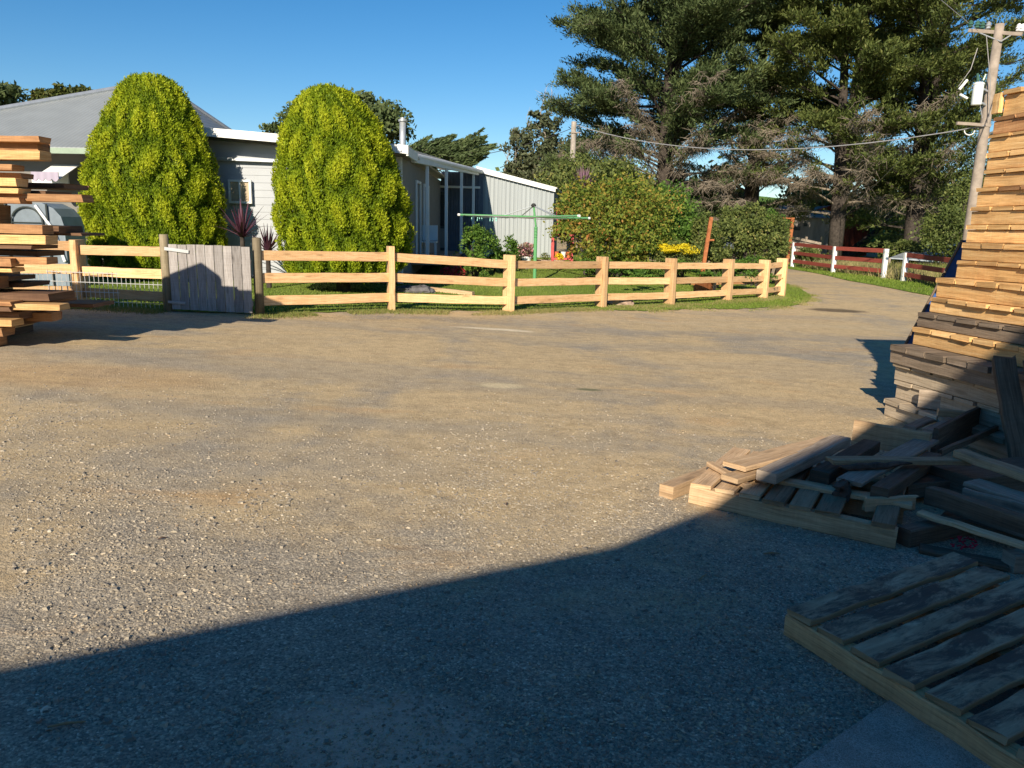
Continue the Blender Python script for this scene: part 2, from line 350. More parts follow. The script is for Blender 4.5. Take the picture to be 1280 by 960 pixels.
# ground: gravel and tan dust
def gravel_material():
    m, n, b = mat('gravel_and_dust'); b.inputs['Roughness'].default_value = .92; b.inputs['Specular IOR Level'].default_value = .2
    pos = n.nodes.new('ShaderNodeNewGeometry').outputs['Position']
    fine = noise(n, 170, 3, .75, pos); mid = noise(n, 22, 4, .6, pos); big = noise(n, .55, 5, .6, mapping(n, pos, (1, .55, 1)), .6)
    big2 = noise(n, 1.7, 5, .65, mapping(n, pos, (.7, 1.4, 1), (4, 3, 0)), .4)
    vo = n.nodes.new('ShaderNodeTexVoronoi'); vo.inputs['Scale'].default_value = 130; n.links.new(pos, vo.inputs['Vector'])
    vo2 = n.nodes.new('ShaderNodeTexVoronoi'); vo2.inputs['Scale'].default_value = 55; n.links.new(pos, vo2.inputs['Vector'])
    sepc = n.nodes.new('ShaderNodeSeparateColor'); n.links.new(vo.outputs['Color'], sepc.inputs[0])
    stone = ramp(n, [(0, (.17, .155, .135)), (.45, (.29, .26, .215)), (.8, (.42, .36, .275)), (.97, (.56, .48, .36)), (1, (.76, .68, .54))]); n.links.new(sepc.outputs[0], stone.inputs[0])
    dust = ramp(n, [(.3, (0.464, 0.341, 0.189)), (.55, (0.568, 0.429, 0.243)), (.75, (0.650, 0.484, 0.275))]); n.links.new(mid.outputs[0], dust.inputs[0])
    # amount of dust over the stones: patchy, thin in the foreground where the gravel is loose
    sx = n.nodes.new('ShaderNodeSeparateXYZ'); n.links.new(pos, sx.inputs[0])
    far = n.nodes.new('ShaderNodeMapRange'); far.inputs['From Min'].default_value = 2.2; far.inputs['From Max'].default_value = 5.0
    far.inputs['To Min'].default_value = -.16; far.inputs['To Max'].default_value = .14; n.links.new(sx.outputs[1], far.inputs[0])
    a = math_(n, 'ADD', big.outputs[0], math_(n, 'MULTIPLY', math_(n, 'SUBTRACT', big2.outputs[0], .5), .5))
    a = math_(n, 'ADD', a, far.outputs[0]); a = math_(n, 'ADD', a, math_(n, 'MULTIPLY', math_(n, 'SUBTRACT', fine.outputs[0], .5), .55))
    am = ramp(n, [(.44, (.08, .08, .08)), (.64, (.92, .92, .92))]); n.links.new(a, am.inputs[0])
    c = mix(n, am.outputs[0], stone.outputs[0], dust.outputs[0])
    # orange clay smears
    cl = noise(n, .9, 4, .6, mapping(n, pos, (.6, 1.5, 1), (9, 1, 0)), .5); cr = ramp(n, [(.60, (0, 0, 0)), (.74, (1, 1, 1))]); n.links.new(cl.outputs[0], cr.inputs[0])
    c = mix(n, math_(n, 'MULTIPLY', cr.outputs[0], .6), c, (.56, .35, .16))
    # wheel-packed blue-grey bands sweeping round the bend
    bnd = noise(n, .45, 3, .5, mapping(n, pos, (.35, 1.6, 1), (2, 5, 0)), 1.0); br = ramp(n, [(.5, (0, 0, 0)), (.66, (1, 1, 1))]); n.links.new(bnd.outputs[0], br.inputs[0])
    c = mix(n, math_(n, 'MULTIPLY', br.outputs[0], .35), c, (.30, .275, .235))
    for rad, amt, colr in ((19.2, .5, (.30, .27, .225)), (21.0, .45, (.31, .28, .23)), (17.6, .35, (.56, .45, .29)), (24.5, .35, (.30, .27, .225)), (26.2, .3, (.31, .28, .23))):
        v = mapping(n, pos, (1, 1, 0), (-1.5, -32, 0)); ln = n.nodes.new('ShaderNodeVectorMath'); ln.operation = 'LENGTH'; n.links.new(v, ln.inputs[0])
        q = math_(n, 'ABSOLUTE', math_(n, 'SUBTRACT', math_(n, 'ADD', ln.outputs['Value'], math_(n, 'MULTIPLY', big.outputs[0], 1.6)), rad+.8))
        q = math_(n, 'ADD', q, math_(n, 'MULTIPLY', math_(n, 'SUBTRACT', big2.outputs[0], .5), .9)); rr_ = ramp(n, [(.12, (1, 1, 1)), (.42, (0, 0, 0))]); n.links.new(q, rr_.inputs[0])
        c = mix(n, math_(n, 'MULTIPLY', rr_.outputs[0], amt), c, colr)
    def spot(x, y, rx, ry, col, amt, rag=.8):
        v = mapping(n, pos, (1/rx, 1/ry, 0), (-x/rx, -y/ry, 0)); ln = n.nodes.new('ShaderNodeVectorMath'); ln.operation = 'LENGTH'; n.links.new(v, ln.inputs[0])
        q = math_(n, 'ADD', ln.outputs['Value'], math_(n, 'MULTIPLY', math_(n, 'SUBTRACT', big2.outputs[0], .5), rag*2.5))
        q = math_(n, 'ADD', q, math_(n, 'MULTIPLY', math_(n, 'SUBTRACT', fine.outputs[0], .5), rag*.8))
        r = ramp(n, [(.55, (1, 1, 1)), (1.0, (0, 0, 0))]); n.links.new(q, r.inputs[0])
        return math_(n, 'MULTIPLY', r.outputs[0], amt), col
    for (px, py, rx, ry, col, amt) in ((470, 925, .42, .30, (.66, .47, .36), .9), (1045, 388, .9, .45, (.10, .075, .05), .85), (612, 411, .75, .13, (.74, .64, .46), .9), (648, 414, .3, .08, (.74, .64, .46), .8),
                                       (110, 470, 1.6, .7, (.52, .34, .16), .5), (625, 482, .3, .15, (.66, .55, .34), .7), (900, 528, .35, .2, (.55, .38, .2), .55), (735, 487, .16, .08, (.16, .17, .09), .8)):
        q = P(px, py); f, cc = spot(q.x, q.y, rx, ry, col, amt, .45); c = mix(n, f, c, cc)
    c = mix(n, .45, c, fine.outputs[0], 'SOFT_LIGHT'); spk = noise(n, 48, 2, .8, pos); sr_ = ramp(n, [(.34, (.60, .59, .58)), (.46, (1, 1, 1)), (.60, (1, 1, 1)), (.72, (1.35, 1.33, 1.28))]); n.links.new(spk.outputs[0], sr_.inputs[0])
    c = mix(n, .8, c, sr_.outputs[0], 'MULTIPLY'); md = noise(n, 5.5, 5, .7, mapping(n, pos, (.8, 1.3, 1))); mr_ = ramp(n, [(.36, (.80, .79, .78)), (.55, (1, 1, 1)), (.7, (1.1, 1.08, 1.04))]); n.links.new(md.outputs[0], mr_.inputs[0]); c = mix(n, .9, c, mr_.outputs[0], 'MULTIPLY')
    n.links.new(c, b.inputs['Base Color'])
    h = math_(n, 'ADD', math_(n, 'MULTIPLY', vo.outputs['Distance'], -.7), math_(n, 'MULTIPLY', vo2.outputs['Distance'], -.8))
    h = math_(n, 'ADD', h, math_(n, 'MULTIPLY', fine.outputs[0], .8)); h = math_(n, 'ADD', h, math_(n, 'MULTIPLY', mid.outputs[0], 1.2))
    bump(n, b, h, .6, .006)
    return m
def grass_material(name, c1, c2, c3):
    m, n, b = mat(name); b.inputs['Roughness'].default_value = .95; b.inputs['Specular IOR Level'].default_value = .1
    pos = n.nodes.new('ShaderNodeNewGeometry').outputs['Position']
    a = noise(n, .8, 5, .65, pos); f = noise(n, 40, 3, .7, pos)
    r = ramp(n, [(.3, c1), (.52, c2), (.72, c3)]); n.links.new(math_(n, 'ADD', math_(n, 'MULTIPLY', a.outputs[0], .6), math_(n, 'MULTIPLY', f.outputs[0], .4)), r.inputs[0])
    n.links.new(r.outputs[0], b.inputs['Base Color']); bump(n, b, f.outputs[0], .8, .02); return m
M_gravel = gravel_material()
M_lawn = grass_material('lawn_soil', (.12, .15, .035), (.18, .24, .045), (.30, .29, .11))
M_paddock = grass_material('paddock_soil', (.08, .13, .022), (.14, .22, .03), (.30, .28, .10))
M_hill = grass_material('pasture', (.08, .14, .025), (.11, .20, .03), (.16, .24, .05))
def concrete():
    m, n, b = mat('worn_concrete'); b.inputs['Roughness'].default_value = .9; pos = n.nodes.new('ShaderNodeNewGeometry').outputs['Position']
    f = noise(n, 210, 3, .8, pos); v = n.nodes.new('ShaderNodeTexVoronoi'); v.inputs['Scale'].default_value = 65; n.links.new(pos, v.inputs['Vector']); w_ = noise(n, 7, 5, .7, pos)
    r = ramp(n, [(.36, (0.260, 0.230, 0.194)), (.5, (0.442, 0.403, 0.350)), (.64, (0.650, 0.589, 0.500))]); n.links.new(f.outputs[0], r.inputs[0])
    q = ramp(n, [(.0, (.30, .28, .25)), (.22, (.9, .88, .86)), (.4, (1, 1, 1))]); n.links.new(v.outputs['Distance'], q.inputs[0]); c = mix(n, .7, r.outputs[0], q.outputs[0], 'MULTIPLY')
    s_ = ramp(n, [(.42, (.55, .53, .5)), (.6, (1, 1, 1))]); n.links.new(w_.outputs[0], s_.inputs[0]); c = mix(n, .5, c, s_.outputs[0], 'MULTIPLY')
    n.links.new(c, b.inputs['Base Color']); bump(n, b, math_(n, 'ADD', f.outputs[0], v.outputs['Distance']), .7, .006); return m
M_concrete = concrete()

# ================================================================ GROUND SHEETS
def sheet(name, xs, ys, m, off=0.0, kind='structure', extra=None):
    X, Y = np.meshgrid(xs, ys); Z = g(X, Y)+off
    if extra is not None: Z = Z+extra(X, Y)
    nx, ny = len(xs), len(ys)
    V = np.stack([X, Y, Z], -1).reshape(-1, 3)
    i = (np.arange(ny-1)[:, None]*nx+np.arange(nx-1)[None, :]).ravel()
    F = np.stack([i, i+1, i+nx+1, i+nx], 1)
    me = bpy.data.meshes.new(name); me.from_pydata(V.tolist(), [], F.tolist()); me.materials.append(m)
    me.polygons.foreach_set('use_smooth', [True]*len(F)); o = bpy.data.objects.new(name, me); COL.objects.link(o)
    return tag(o, kind=kind)
xs = np.concatenate([[-900, -400, -200, -120, -80, -60, -45, -36, -30, -26, -22, -19], np.arange(-17, 17.01, .25), [19, 22, 26, 30, 36, 45, 60, 80, 120, 200, 400, 900]])
ys = np.concatenate([[-300, -100, -50, -25, -15, -10, -7, -5, -3, -1], np.arange(0, 34, .25), [36, 38, 41, 45, 50, 55, 60, 66, 72, 80, 90, 100, 120, 150, 200, 300, 500, 900]])
sheet('gravel_yard', xs, ys, M_gravel)
def strip_sheet(name, front, back, m, off, nrow=60, ncol=160):
    """ruled sheet between two polylines of equal length, following the terrain"""
    front = np.array(front, float); back = np.array(back, float)
    def rs(p):
        k = np.linspace(0, len(p)-1, ncol); i = np.minimum(k.astype(int), len(p)-2); t = (k-i)[:, None]; return p[i]*(1-t)+p[i+1]*t
    f, b = rs(front), rs(back); f = f+np.stack([0*f[:, 0], .10*np.sin(np.arange(ncol)*1.9)*np.sin(np.arange(ncol)*.37)], 1)
    t = np.linspace(0, 1, nrow)[:, None, None]**1.6
    G = f[None]*(1-t)+b[None]*t; Z = g(G[..., 0], G[..., 1])+off
    V = np.concatenate([G, Z[..., None]], -1).reshape(-1, 3)
    i = (np.arange(nrow-1)[:, None]*ncol+np.arange(ncol-1)[None, :]).ravel(); F = np.stack([i, i+1, i+ncol+1, i+ncol], 1)
    me = bpy.data.meshes.new(name); me.from_pydata(V.tolist(), [], F.tolist()); me.materials.append(m)
    me.polygons.foreach_set('use_smooth', [True]*len(F)); o = bpy.data.objects.new(name, me); COL.objects.link(o)
    return tag(o, kind='structure')
lf_px = [(-150, 392), (0, 392), (97, 391), (211, 394), (325, 397), (420, 395), (488, 394), (560, 393), (636, 394), (700, 392), (752, 392), (800, 391), (838, 390), (880, 388), (910, 387), (955, 385), (990, 383), (1012, 377), (1014, 370), (1000, 361), (978, 354)]
lf = [P(*q).xy for q in lf_px]; lb = []
lf = [P(a_, b_-(4.5 if a_ < 780 else 2 if a_ < 900 else 0)).xy for a_, b_ in lf_px]
for k, q in enumerate(lf):
    lb.append((-26+k*1.9 if k < 20 else 11.2, 37))
strip_sheet('lawn', lf, lb, M_lawn, .012)
vf_px = [(970, 333), (985, 336), (1010, 340), (1040, 346), (1060, 351), (1100, 358), (1140, 366), (1180, 373), (1230, 381), (1290, 390)]
vf = [P(*q).xy for q in vf_px]; vb = [(14+k*9, 100) for k in range(len(vf))]
strip_sheet('paddock', vf, vb, M_paddock, .014, 60, 80)
# pasture hill far behind the trees
sheet('pasture_hill', np.linspace(-260, 320, 60), np.linspace(72, 330, 30), M_hill, -1.0, extra=lambda X, Y: 9.5*ss(78, 220, Y)*(1+.25*np.sin(X*.03)))
# concrete slab in front of the shed
A, B = P(1108, 882), P(995, 962); d = (B-A).normalized()
q = [A+d*-.3, A+d*3.2, A+d*3.2+Vector((5.5, -2.0, 0)), A+d*-.3+Vector((5.5, -1.2, 0))]
mb = MB(); top = [Vector((p.x, p.y, gz(p.x, p.y)+.016)) for p in q]
mb.prism([top[0], top[1], top[2], top[3]], (0, 0, -.10)); tag(mb.build('concrete_slab', M_concrete), kind='structure')

# ================================================================ SHED BEHIND THE CAMERA (casts the big shadow)
sh = thing('timber_shed', (0, -7, 0), 'large corrugated shed behind the yard whose roofline throws the dark foreground shadow', 'shed')
def lift(px, py, h=0):     # where the roofline must stand for its shadow to fall on this spot of the yard
    q = P(px, py, h); return (q.x+SD.x*(-3-q.y)/SD.y, q.z+SD.z*(-3-q.y)/SD.y)
e1_, e2_, e3_, e4_ = lift(0, 835), lift(640, 706), lift(770, 681), lift(880, 638)
tq = Vector((4.28, 6.2, 1.0)); e5_ = (tq.x+SD.x*(-3-tq.y)/SD.y, tq.z+SD.z*(-3-tq.y)/SD.y); print('shed profile', e1_, e2_, e3_, e4_, e5_)
sl0 = (e2_[1]-e1_[1])/(e2_[0]-e1_[0]); xl = e1_[0]-1.6
prof = [(xl, e1_[1]-1.6*sl0), e1_, e2_, e3_, e4_, e5_, (e5_[0]+.5, e5_[1]+.25), (9, e5_[1]+.25), (12, e5_[1]-1)]
mb = MB(); mb.prism([(x, -3, z) for x, z in reversed(prof)]+[(xl, -3, -.2), (12, -3, -.2)], (0, -.12, 0)); mb.build('front_wall', plain('warm_bounce_paint', (.62, .50, .34), .8, 0, .1, 2, .1), sh)  # unseen wall; warm colour added to bounce light onto the shaded foreground
mb = MB()
for (x0, z0), (x1, z1) in zip(prof, prof[1:]): mb.prism([(x0, -3.005, z0), (x1, -3.005, z1), (x1, -3.005, z1-.05), (x0, -3.005, z0-.05)], (0, -8, 0))
mb.build('roof', M_roof, sh)
mb = MB(); mb.box((xl, -11, 0), (xl+.1, -3.15, prof[0][1]-.06)); mb.box((11.9, -11, 0), (12, -3.15, prof[-1][1]-.06)); mb.box((xl+.11, -11, 0), (11.88, -10.9, prof[0][1]-.06)); mb.build('side_walls', M_darkcor, sh)

# ================================================================ MAIN HOUSE
A = D(197, 103, 24); FL = Vector((-16, 18.3, 3.2)); FR = Vector((-8.3, 18.3, 3.2)); BR = Vector((-8.0, 29.5, 3.2)); BL = Vector((-16, 29.5, 3.2))
hs = thing('house', (-11, 22, .3), 'grey weatherboard house with zinc hip roof and white fascia behind the golden cypresses', 'house')
def slab(mb, pts, t=.06): mb.prism([Vector(p) for p in pts], (0, 0, -t))
mb = MB()
for tri in ((FL, FR, A), (FR, BR, A), (BR, BL, A), (BL, FL, A)): slab(mb, tri, .05)
roof = mb.build('roof', M_roof, hs)
mb = MB()
for e in (FL, FR, BR): mb.tube([e+Vector((0, 0, .03)), A+Vector((0, 0, .03))], .07, 8)
mb.build('ridge_capping', M_gal, roof)
# main walls, dark corrugated panel
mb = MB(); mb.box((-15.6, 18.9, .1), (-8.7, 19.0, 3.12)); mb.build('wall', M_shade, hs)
mb = MB()
for k in range(46):
    z = .35+k*.06; mb.tube([(-9.75, 18.86, z), (-8.75, 18.86, z)], .028, 6)
mb.build('corrugated_panel', M_darkcor, hs)
mb = MB(); mb.box((-16, 18.17, 3.05), (-9.75, 18.28, 3.17)); mb.build('gutter', plain('pale_green_gutter', (.28, .36, .28), .5), hs)
mb = MB(); mb.box((-14.5, 18.80, 1.3), (-13.1, 18.88, 2.6)); wn = mb.build('window', M_white, hs)
mb = MB(); mb.box((-14.4, 18.77, 1.4), (-13.85, 18.795, 2.5)); mb.box((-13.75, 18.77, 1.4), (-13.2, 18.795, 2.5)); mb.build('pane', M_glass, wn)
# weatherboard wing, wall facing us at Y = 20
WX0, WX1, WY = -8.6, -2.75, 19.0
def ztop(x): return 3.62+(x-WX0)*(3.24-3.62)/(WX1-WX0)
mb = MB(); zb = .3; k = 0
while zb < 3.9:
    z1 = zb+.17; x1 = WX1 if z1 < 3.2 else WX0+(3.6-z1)/(.38/(WX1-WX0))
    if x1 > WX0+.1: mb.prism([(WX0, WY+.044, zb), (WX0, WY+.054, z1), (WX0, WY+.06, z1), (WX0, WY+.06, zb)], (x1-WX0, 0, 0))
    zb += .172
mb.build('weatherboards', M_weather, hs)
mb = MB(); mb.prism([(WX0, WY+.08, .2), (WX1, WY+.08, .2), (WX1, WY+.08, ztop(WX1)-.03), (WX0, WY+.08, ztop(WX0)-.03)], (0, .1, 0)); mb.build('wing_wall', M_weather, hs)
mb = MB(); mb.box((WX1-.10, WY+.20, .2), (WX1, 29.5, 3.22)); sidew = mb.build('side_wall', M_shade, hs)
mb = MB(); mb.box((WX1-.12, WY-.02, .2), (WX1+.01, WY+.06, 3.2)); mb.build('corner_board', M_white, hs)
# wing roof (skillion) with white fascia and deep soffit
mb = MB(); x0, x1 = -9.4, -2.55
p0 = Vector((x0, 18.4, ztop(x0)+.12)); p1 = Vector((x1, 18.4, ztop(x1)+.12)); p2 = Vector((x1, 29.6, ztop(x1)+.14)); p3 = Vector((x0, 29.6, ztop(x0)+.14))
slab(mb, (p0, p1, p2, p3), .06); mb.build('wing_roof', M_roof2, hs)
mb = MB(); mb.prism([p0+Vector((0, -.03, .06)), p1+Vector((.05, -.03, .06)), p1+Vector((.05, -.03, -.13)), p0+Vector((0, -.03, -.13))], (0, .028, 0))
mb.box((x1, 18.4, ztop(x1)-.05), (x1+.05, 20.15, ztop(x1)+.17)); mb.build('fascia', M_white, hs)
mb = MB(); mb.beam((-8.7, 18.93, 3.08), (-5.3, 18.93, 3.04), .08, .08); mb.build('gutter_pipe', M_gal, hs)
# window with curtains
def win(x0, z0, x1, z1, y, parent, cur=None):
    mb = MB(); t = .05
    mb.box((x0, y-.05, z0), (x0+t, y+.02, z1)); mb.box((x1-t, y-.05, z0), (x1, y+.02, z1)); mb.box((x0+t, y-.05, z1-t), (x1-t, y+.02, z1)); mb.box((x0+t, y-.05, z0), (x1-t, y+.02, z0+t))
    mb.box(((x0+x1)/2-.02, y-.045, z0+t), ((x0+x1)/2+.02, y+.018, z1-t)); wf = mb.build('window', M_white, parent)
    mb = MB(); mb.box((x0+t, y-.01, z0+t), ((x0+x1)/2-.02, y-.004, z1-t)); mb.box(((x0+x1)/2+.02, y-.01, z0+t), (x1-t, y-.004, z1-t)); mb.build('pane', cur or M_glass, wf)
a, b2 = D(287, 254, WY-.04), D(314, 225, WY-.04); win(a.x, a.z, b2.x, b2.z, WY-.04, hs, M_curtain)
# verandah
dz = D(533, 322, 22).z
mb = MB(); mb.box((WX1, 20.7, dz-.14), (-1.95, 29.3, dz)); mb.build('deck', M_grey, hs)
tops = [(534, 207, 321, 22), (558, 212.5, 314, 24), (577, 216, 312, 26), (592, 219, 311, 28)]
for px, yt, yb, Y in tops:
    t = D(px, yt, Y); mb = MB(); mb.beam((t.x, Y, dz), (t.x, Y, t.z+.02), .09, .09, up=(0, 1, 0), jit=.001); mb.build('verandah_post', M_white, hs)
t0, t1 = D(516, 199, 20.5), D(597, 216, 28.6)
mb = MB(); mb.beam(t0, t1, .09, .16, jit=.001); mb.build('verandah_beam', M_white, hs)
e0, e1 = D(508, 189.5, 20.2), D(601, 212.5, 28.8)
mb = MB(); mb.prism([(WX1-.02, 20.2, 3.56), (e0.x, 20.2, e0.z), (e1.x, 28.8, e1.z), (WX1-.02, 28.8, 3.64)], (0, 0, -.04)); mb.build('verandah_roof', M_roof2, hs)
mb = MB(); mb.tube([e0+Vector((.04, 0, -.06)), e1+Vector((.04, 0, -.06))], .07, 8); mb.build('verandah_gutter', M_white, hs)
# back wall of the verandah with glazed door, side door
mb = MB()
for k in range(22):
    x = WX1+.05+k*.09
    if x < -1.35: mb.beam((x, 28.9, .5), (x, 28.9, 3.5), .07, .05, up=(0, 1, 0), seg=1, jit=0)
mb.box((WX1, 28.94, .4), (-1.2, 29.0, 3.55)); mb.build('back_wall', plain('cladding_with_shade', (.12, .14, .18), .7), hs)  # shed cladding made dark blue, the verandah shade put into its colour
mb = MB(); dx0 = D(544, 300, 28.8).x; dx1 = D(556, 300, 28.8).x
mb.box((dx0-.12, 28.76, dz), (dx1+.12, 28.84, dz+2.1)); dr = mb.build('door', M_frame, hs)
mb = MB(); mb.box((dx0-.04, 28.73, dz+.9), (dx1+.04, 28.755, dz+2.0)); mb.build('glass', M_glass, dr)
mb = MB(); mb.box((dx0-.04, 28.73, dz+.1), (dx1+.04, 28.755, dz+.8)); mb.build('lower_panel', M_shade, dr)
mb = MB(); l0 = D(520, 231, 23); l1 = D(592, 231, 28.6); mb.beam((-2.75, 28.6, 3.0), (-1.3, 28.6, 3.0), .06, .08, jit=0); mb.build('cross_rail', M_white, hs)
mb = MB()
for y0, y1 in ((21.6, 22.5), (23.4, 24.6)):
    mb.box((WX1+.005, y0, dz+.02), (WX1+.05, y0+.07, dz+2.1)); mb.box((WX1+.005, y1, dz+.02), (WX1+.05, y1+.07, dz+2.1)); mb.box((WX1+.005, y0+.071, dz+2.03), (WX1+.05, y1-.001, dz+2.1))
mb.build('door_trim', M_white, hs)
# flue
f0 = D(503, 192, 21.5); mb = MB(); f1 = D(503.5, 152, 21.5)
mb.tube([(f0.x, 21.5, f0.z-.3), (f1.x, 21.5, f1.z)], .085, 14); mb.tube([(f1.x, 21.5, f1.z+.001), (f1.x, 21.5, f1.z+.05)], .12, 14)
mb.tube([(f1.x, 21.5, f1.z+.051), (f1.x, 21.5, f1.z+.10)], .07, 14); mb.tube([(f0.x, 21.4, f0.z+.15), (f0.x-.25, 21.2, f0.z-.15)], .02, 6); mb.build('flue', M_gal, hs, smooth=True)
# plastic chair on the verandah
ch = thing('verandah_chair', (-2.5, 23, dz), 'white framed chair standing on the shaded verandah beside the door', 'chair')
mb = MB(); mb.box((-2.78, 22.8, dz+.40), (-2.3, 23.25, dz+.44)); mb.build('seat', M_white, ch)
mb = MB(); mb.box((-2.78, 23.22, dz+.46), (-2.3, 23.26, dz+.9)); mb.build('backrest', M_white, ch)
for x in (-2.75, -2.34):
    for y in (22.83, 23.2): mb = MB(); mb.beam((x, y, dz), (x, y, dz+.4), .035, .035, up=(0, 1, 0), seg=1, jit=0); mb.build('leg', M_white, ch)
# garden shed wing: ribbed sheet wall with falling rake, Y = 28.9
SY = 29.05; s0t, s1t = D(597, 214, SY), D(692, 238, SY); zb = .45
gs = thing('sheet_metal_shed', ((s0t.x+s1t.x)/2, SY+2, zb), 'pale grey sheet metal shed with sloping top joined to the end of the house verandah', 'shed')
mb = MB(); mb.prism([(s0t.x, SY, zb), (s1t.x, SY, zb), (s1t.x, SY, s1t.z), (s0t.x, SY, s0t.z)], (0, .06, 0)); n_ = 19
for k in range(n_+1):
    x = s0t.x+(s1t.x-s0t.x)*k/n_; z = s0t.z+(s1t.z-s0t.z)*k/n_
    mb.box((x-.018, SY-.03, zb), (x+.018, SY-.001, z-.06))
mb.build('front_wall', M_shed, gs)
s2 = D(704, 237, 29.05+2.0); 
mb = MB(); mb.prism([(s1t.x+.002, SY, zb), (s1t.x+.35, SY+3.2, zb), (s1t.x+.35, SY+3.2, s1t.z), (s1t.x+.002, SY, s1t.z)], (-.05, .02, 0)); mb.build('side_wall', plain('side_sheet_with_shade', (.17, .20, .24), .6), gs)  # darker copy of the shed sheet, painted for the side away from the sun
mb = MB(); mb.prism([(s0t.x-.05, SY-.12, s0t.z+.16), (s1t.x+.12, SY-.12, s1t.z+.10), (s1t.x+.5, SY+3.3, s1t.z+.10), (s0t.x-.05, SY+3.3, s0t.z+.16)], (0, 0, -.05)); mb.build('roof', M_roof2, gs)
mb = MB(); mb.prism([(s0t.x-.02, SY-.13, s0t.z+.16), (s1t.x+.06, SY-.13, s1t.z+.10), (s1t.x+.06, SY-.13, s1t.z-.06), (s0t.x-.02, SY-.13, s0t.z-.03)], (0, -.02, 0)); mb.build('barge_board', M_white, gs)
mb = MB(); c = D(703, 262, SY-.05)
# awning and greenhouse on the left
aw0, aw1 = D(43, 215, 18.0), D(78, 227, 18.0)
aw = thing('window_awning', (aw0.x, 18.0, aw1.z), 'pale purple striped awning with scalloped edge on the left end of the house', 'awning')
mb = MB(); mb.prism([(aw0.x, 17.9, aw1.z+.04), (aw1.x, 17.9, aw1.z+.04), (aw1.x, 18.75, aw0.z+.2), (aw0.x, 18.75, aw0.z+.2)], (0, 0, .02)); mb.build('canopy', M_white, aw)
mb = MB(); W = aw1.x-aw0.x; ns = 4; pts = [(aw0.x, 17.88, aw0.z), ]
low = []
for k in range(ns*8+1):
    t = k/(ns*8); low.append((aw0.x+W*t, 17.88, aw1.z+.05-.06*abs(sin(pi*t*ns))))
mb.prism([(aw1.x, 17.88, aw0.z), (aw0.x, 17.88, aw0.z)]+low, (0, -.02, 0)); mb.build('valance', M_purple, aw)
mb = MB(); q0 = D(32, 215, 18.3); q1 = D(80, 236, 18.3); mb.box((q0.x, 18.5, q1.z), (q1.x, 18.55, q0.z)); wp = mb.build('window', M_white, aw)
gh = thing('greenhouse', (-10.2, 15.3, gz(-10, 15)), 'milky plastic greenhouse with dark arched window frame behind the left fence', 'greenhouse')
gx0, gx1, gz0 = -11.6, D(82, 300, 15).x, gz(-9.5, 15); gt = D(30, 253, 15).z
arcp = [(gx0, 15, gz0), (gx1, 15, gz0), (gx1, 15, gt-.45), (gx1-.05, 15, gt-.25), (gx1-.18, 15, gt-.1), (gx1-.4, 15, gt), (gx0, 15, gt)]
mb = MB(); mb.prism(arcp, (0, .7, 0)); mb.build('cover', M_plastic, gh)
mb = MB(); cxa = D(34, 280, 14.97); ra = .30
mb.tube([Vector((cxa.x+ra*cos(t), 14.97, cxa.z+.02+ra*sin(t)*1.0)) for t in np.linspace(0, pi, 14)], .018, 6)
mb.tube([(cxa.x-ra, 14.97, cxa.z+.02), (cxa.x-ra, 14.97, cxa.z-.1), (cxa.x+ra, 14.97, cxa.z-.1), (cxa.x+ra, 14.97, cxa.z+.02)], .018, 6)
mb.tube([(cxa.x-ra, 14.97, cxa.z+.03), (cxa.x+ra, 14.97, cxa.z+.03)], .01, 6); mb.build('arched_window', M_frame, gh)
for x in (D(9, 270, 15).x, D(60, 270, 15).x):
    mb = MB(); mb.tube([(x, 14.97, gz0), (x, 14.97, gt-.02)], .02, 6); mb.build('frame_pole', M_frame, gh)
mb = MB(); mb.tube([(gx1-.5, 14.97, gt-.05), (gx1-.2, 14.97, gt-.5), (gx1-.03, 14.97, gt-1.1)], .03, 6); mb.build('tie_strap', M_white, gh)
# ================================================================ YARD FENCE
post_px = [(97, 383, 300, 84, 'first'), (488, 389, 308, 0, ''), (636, 391, 319, 0, ''), (752, 385, 321, 0, ''), (838, 382, 323, 0, ''), (910, 377, 324, 0, ''), (955, 374, 325, 0, ''), (977, 371, 323, 0, '')]
fpts = []
where = ['leftmost pine post of the yard fence, between the timber stack and the gate', 'pine fence post in front of the right hand golden cypress', 'pine fence post standing just left of the green clothes hoist pole',
         'pine fence post in front of the large mixed shrub', 'pine fence post left of the leaning rusty pole', 'pine fence post right of the leaning rusty pole', 'second last pine fence post before the bend in the road', 'end pine fence post nearest the road bend']
fence = thing('post_and_rail_fence', P(636, 391), 'new orange pine three rail fence curving along the front of the lawn', 'fence')
lp = []
for i, (px, py, ty, _, _) in enumerate(post_px):
    b = P(px, py); t = D(px, ty, b.y)
    lp.append((b+Vector((0, .12, 0)), t.z-b.z))
H_ = [1.17]*8
for (b, h) in lp: print('post', [round(v, 2) for v in b], round(h, 2))
gl, grr = P(211, 389), P(325, 394)
seq = [('x', P(-120, 383)), ('p', lp[0]), ('g', gl)], [('g', grr)]+[('p', q) for q in lp[1:]]
def rail_run(a, ha, b, hb, inset0=.0, inset1=.0):
    d = (b-a); L = d.length; d.normalize()
    for f in (.22, .56, .90):
        mb = MB(); mb.beam(a+d*inset0+Vector((0, 0, ha*f)), b-d*inset1+Vector((0, 0, hb*f)), .045, .17*(ha+hb)/2/1.15, jit=.005, seg=6, ch=.004)
        mb.build('rail', M_fence, fence)
for (b, h) in lp:
    k = lp.index((b, h)); mb = MB()
    nx = lp[min(k+1, 7)][0]-lp[max(k-1, 0)][0] if k else Vector((1, 0, 0)); a = nx.normalized()
    nrm_ = Vector((-a.y, a.x, 0)); c_ = b+nrm_*.02; mb.beam(c_+Vector((0, 0, -.05)), c_+Vector((0, 0, h)), .105, .28, up=nrm_, jit=.003, seg=4, ch=.006)
    mb.build('post', M_fence, fence)
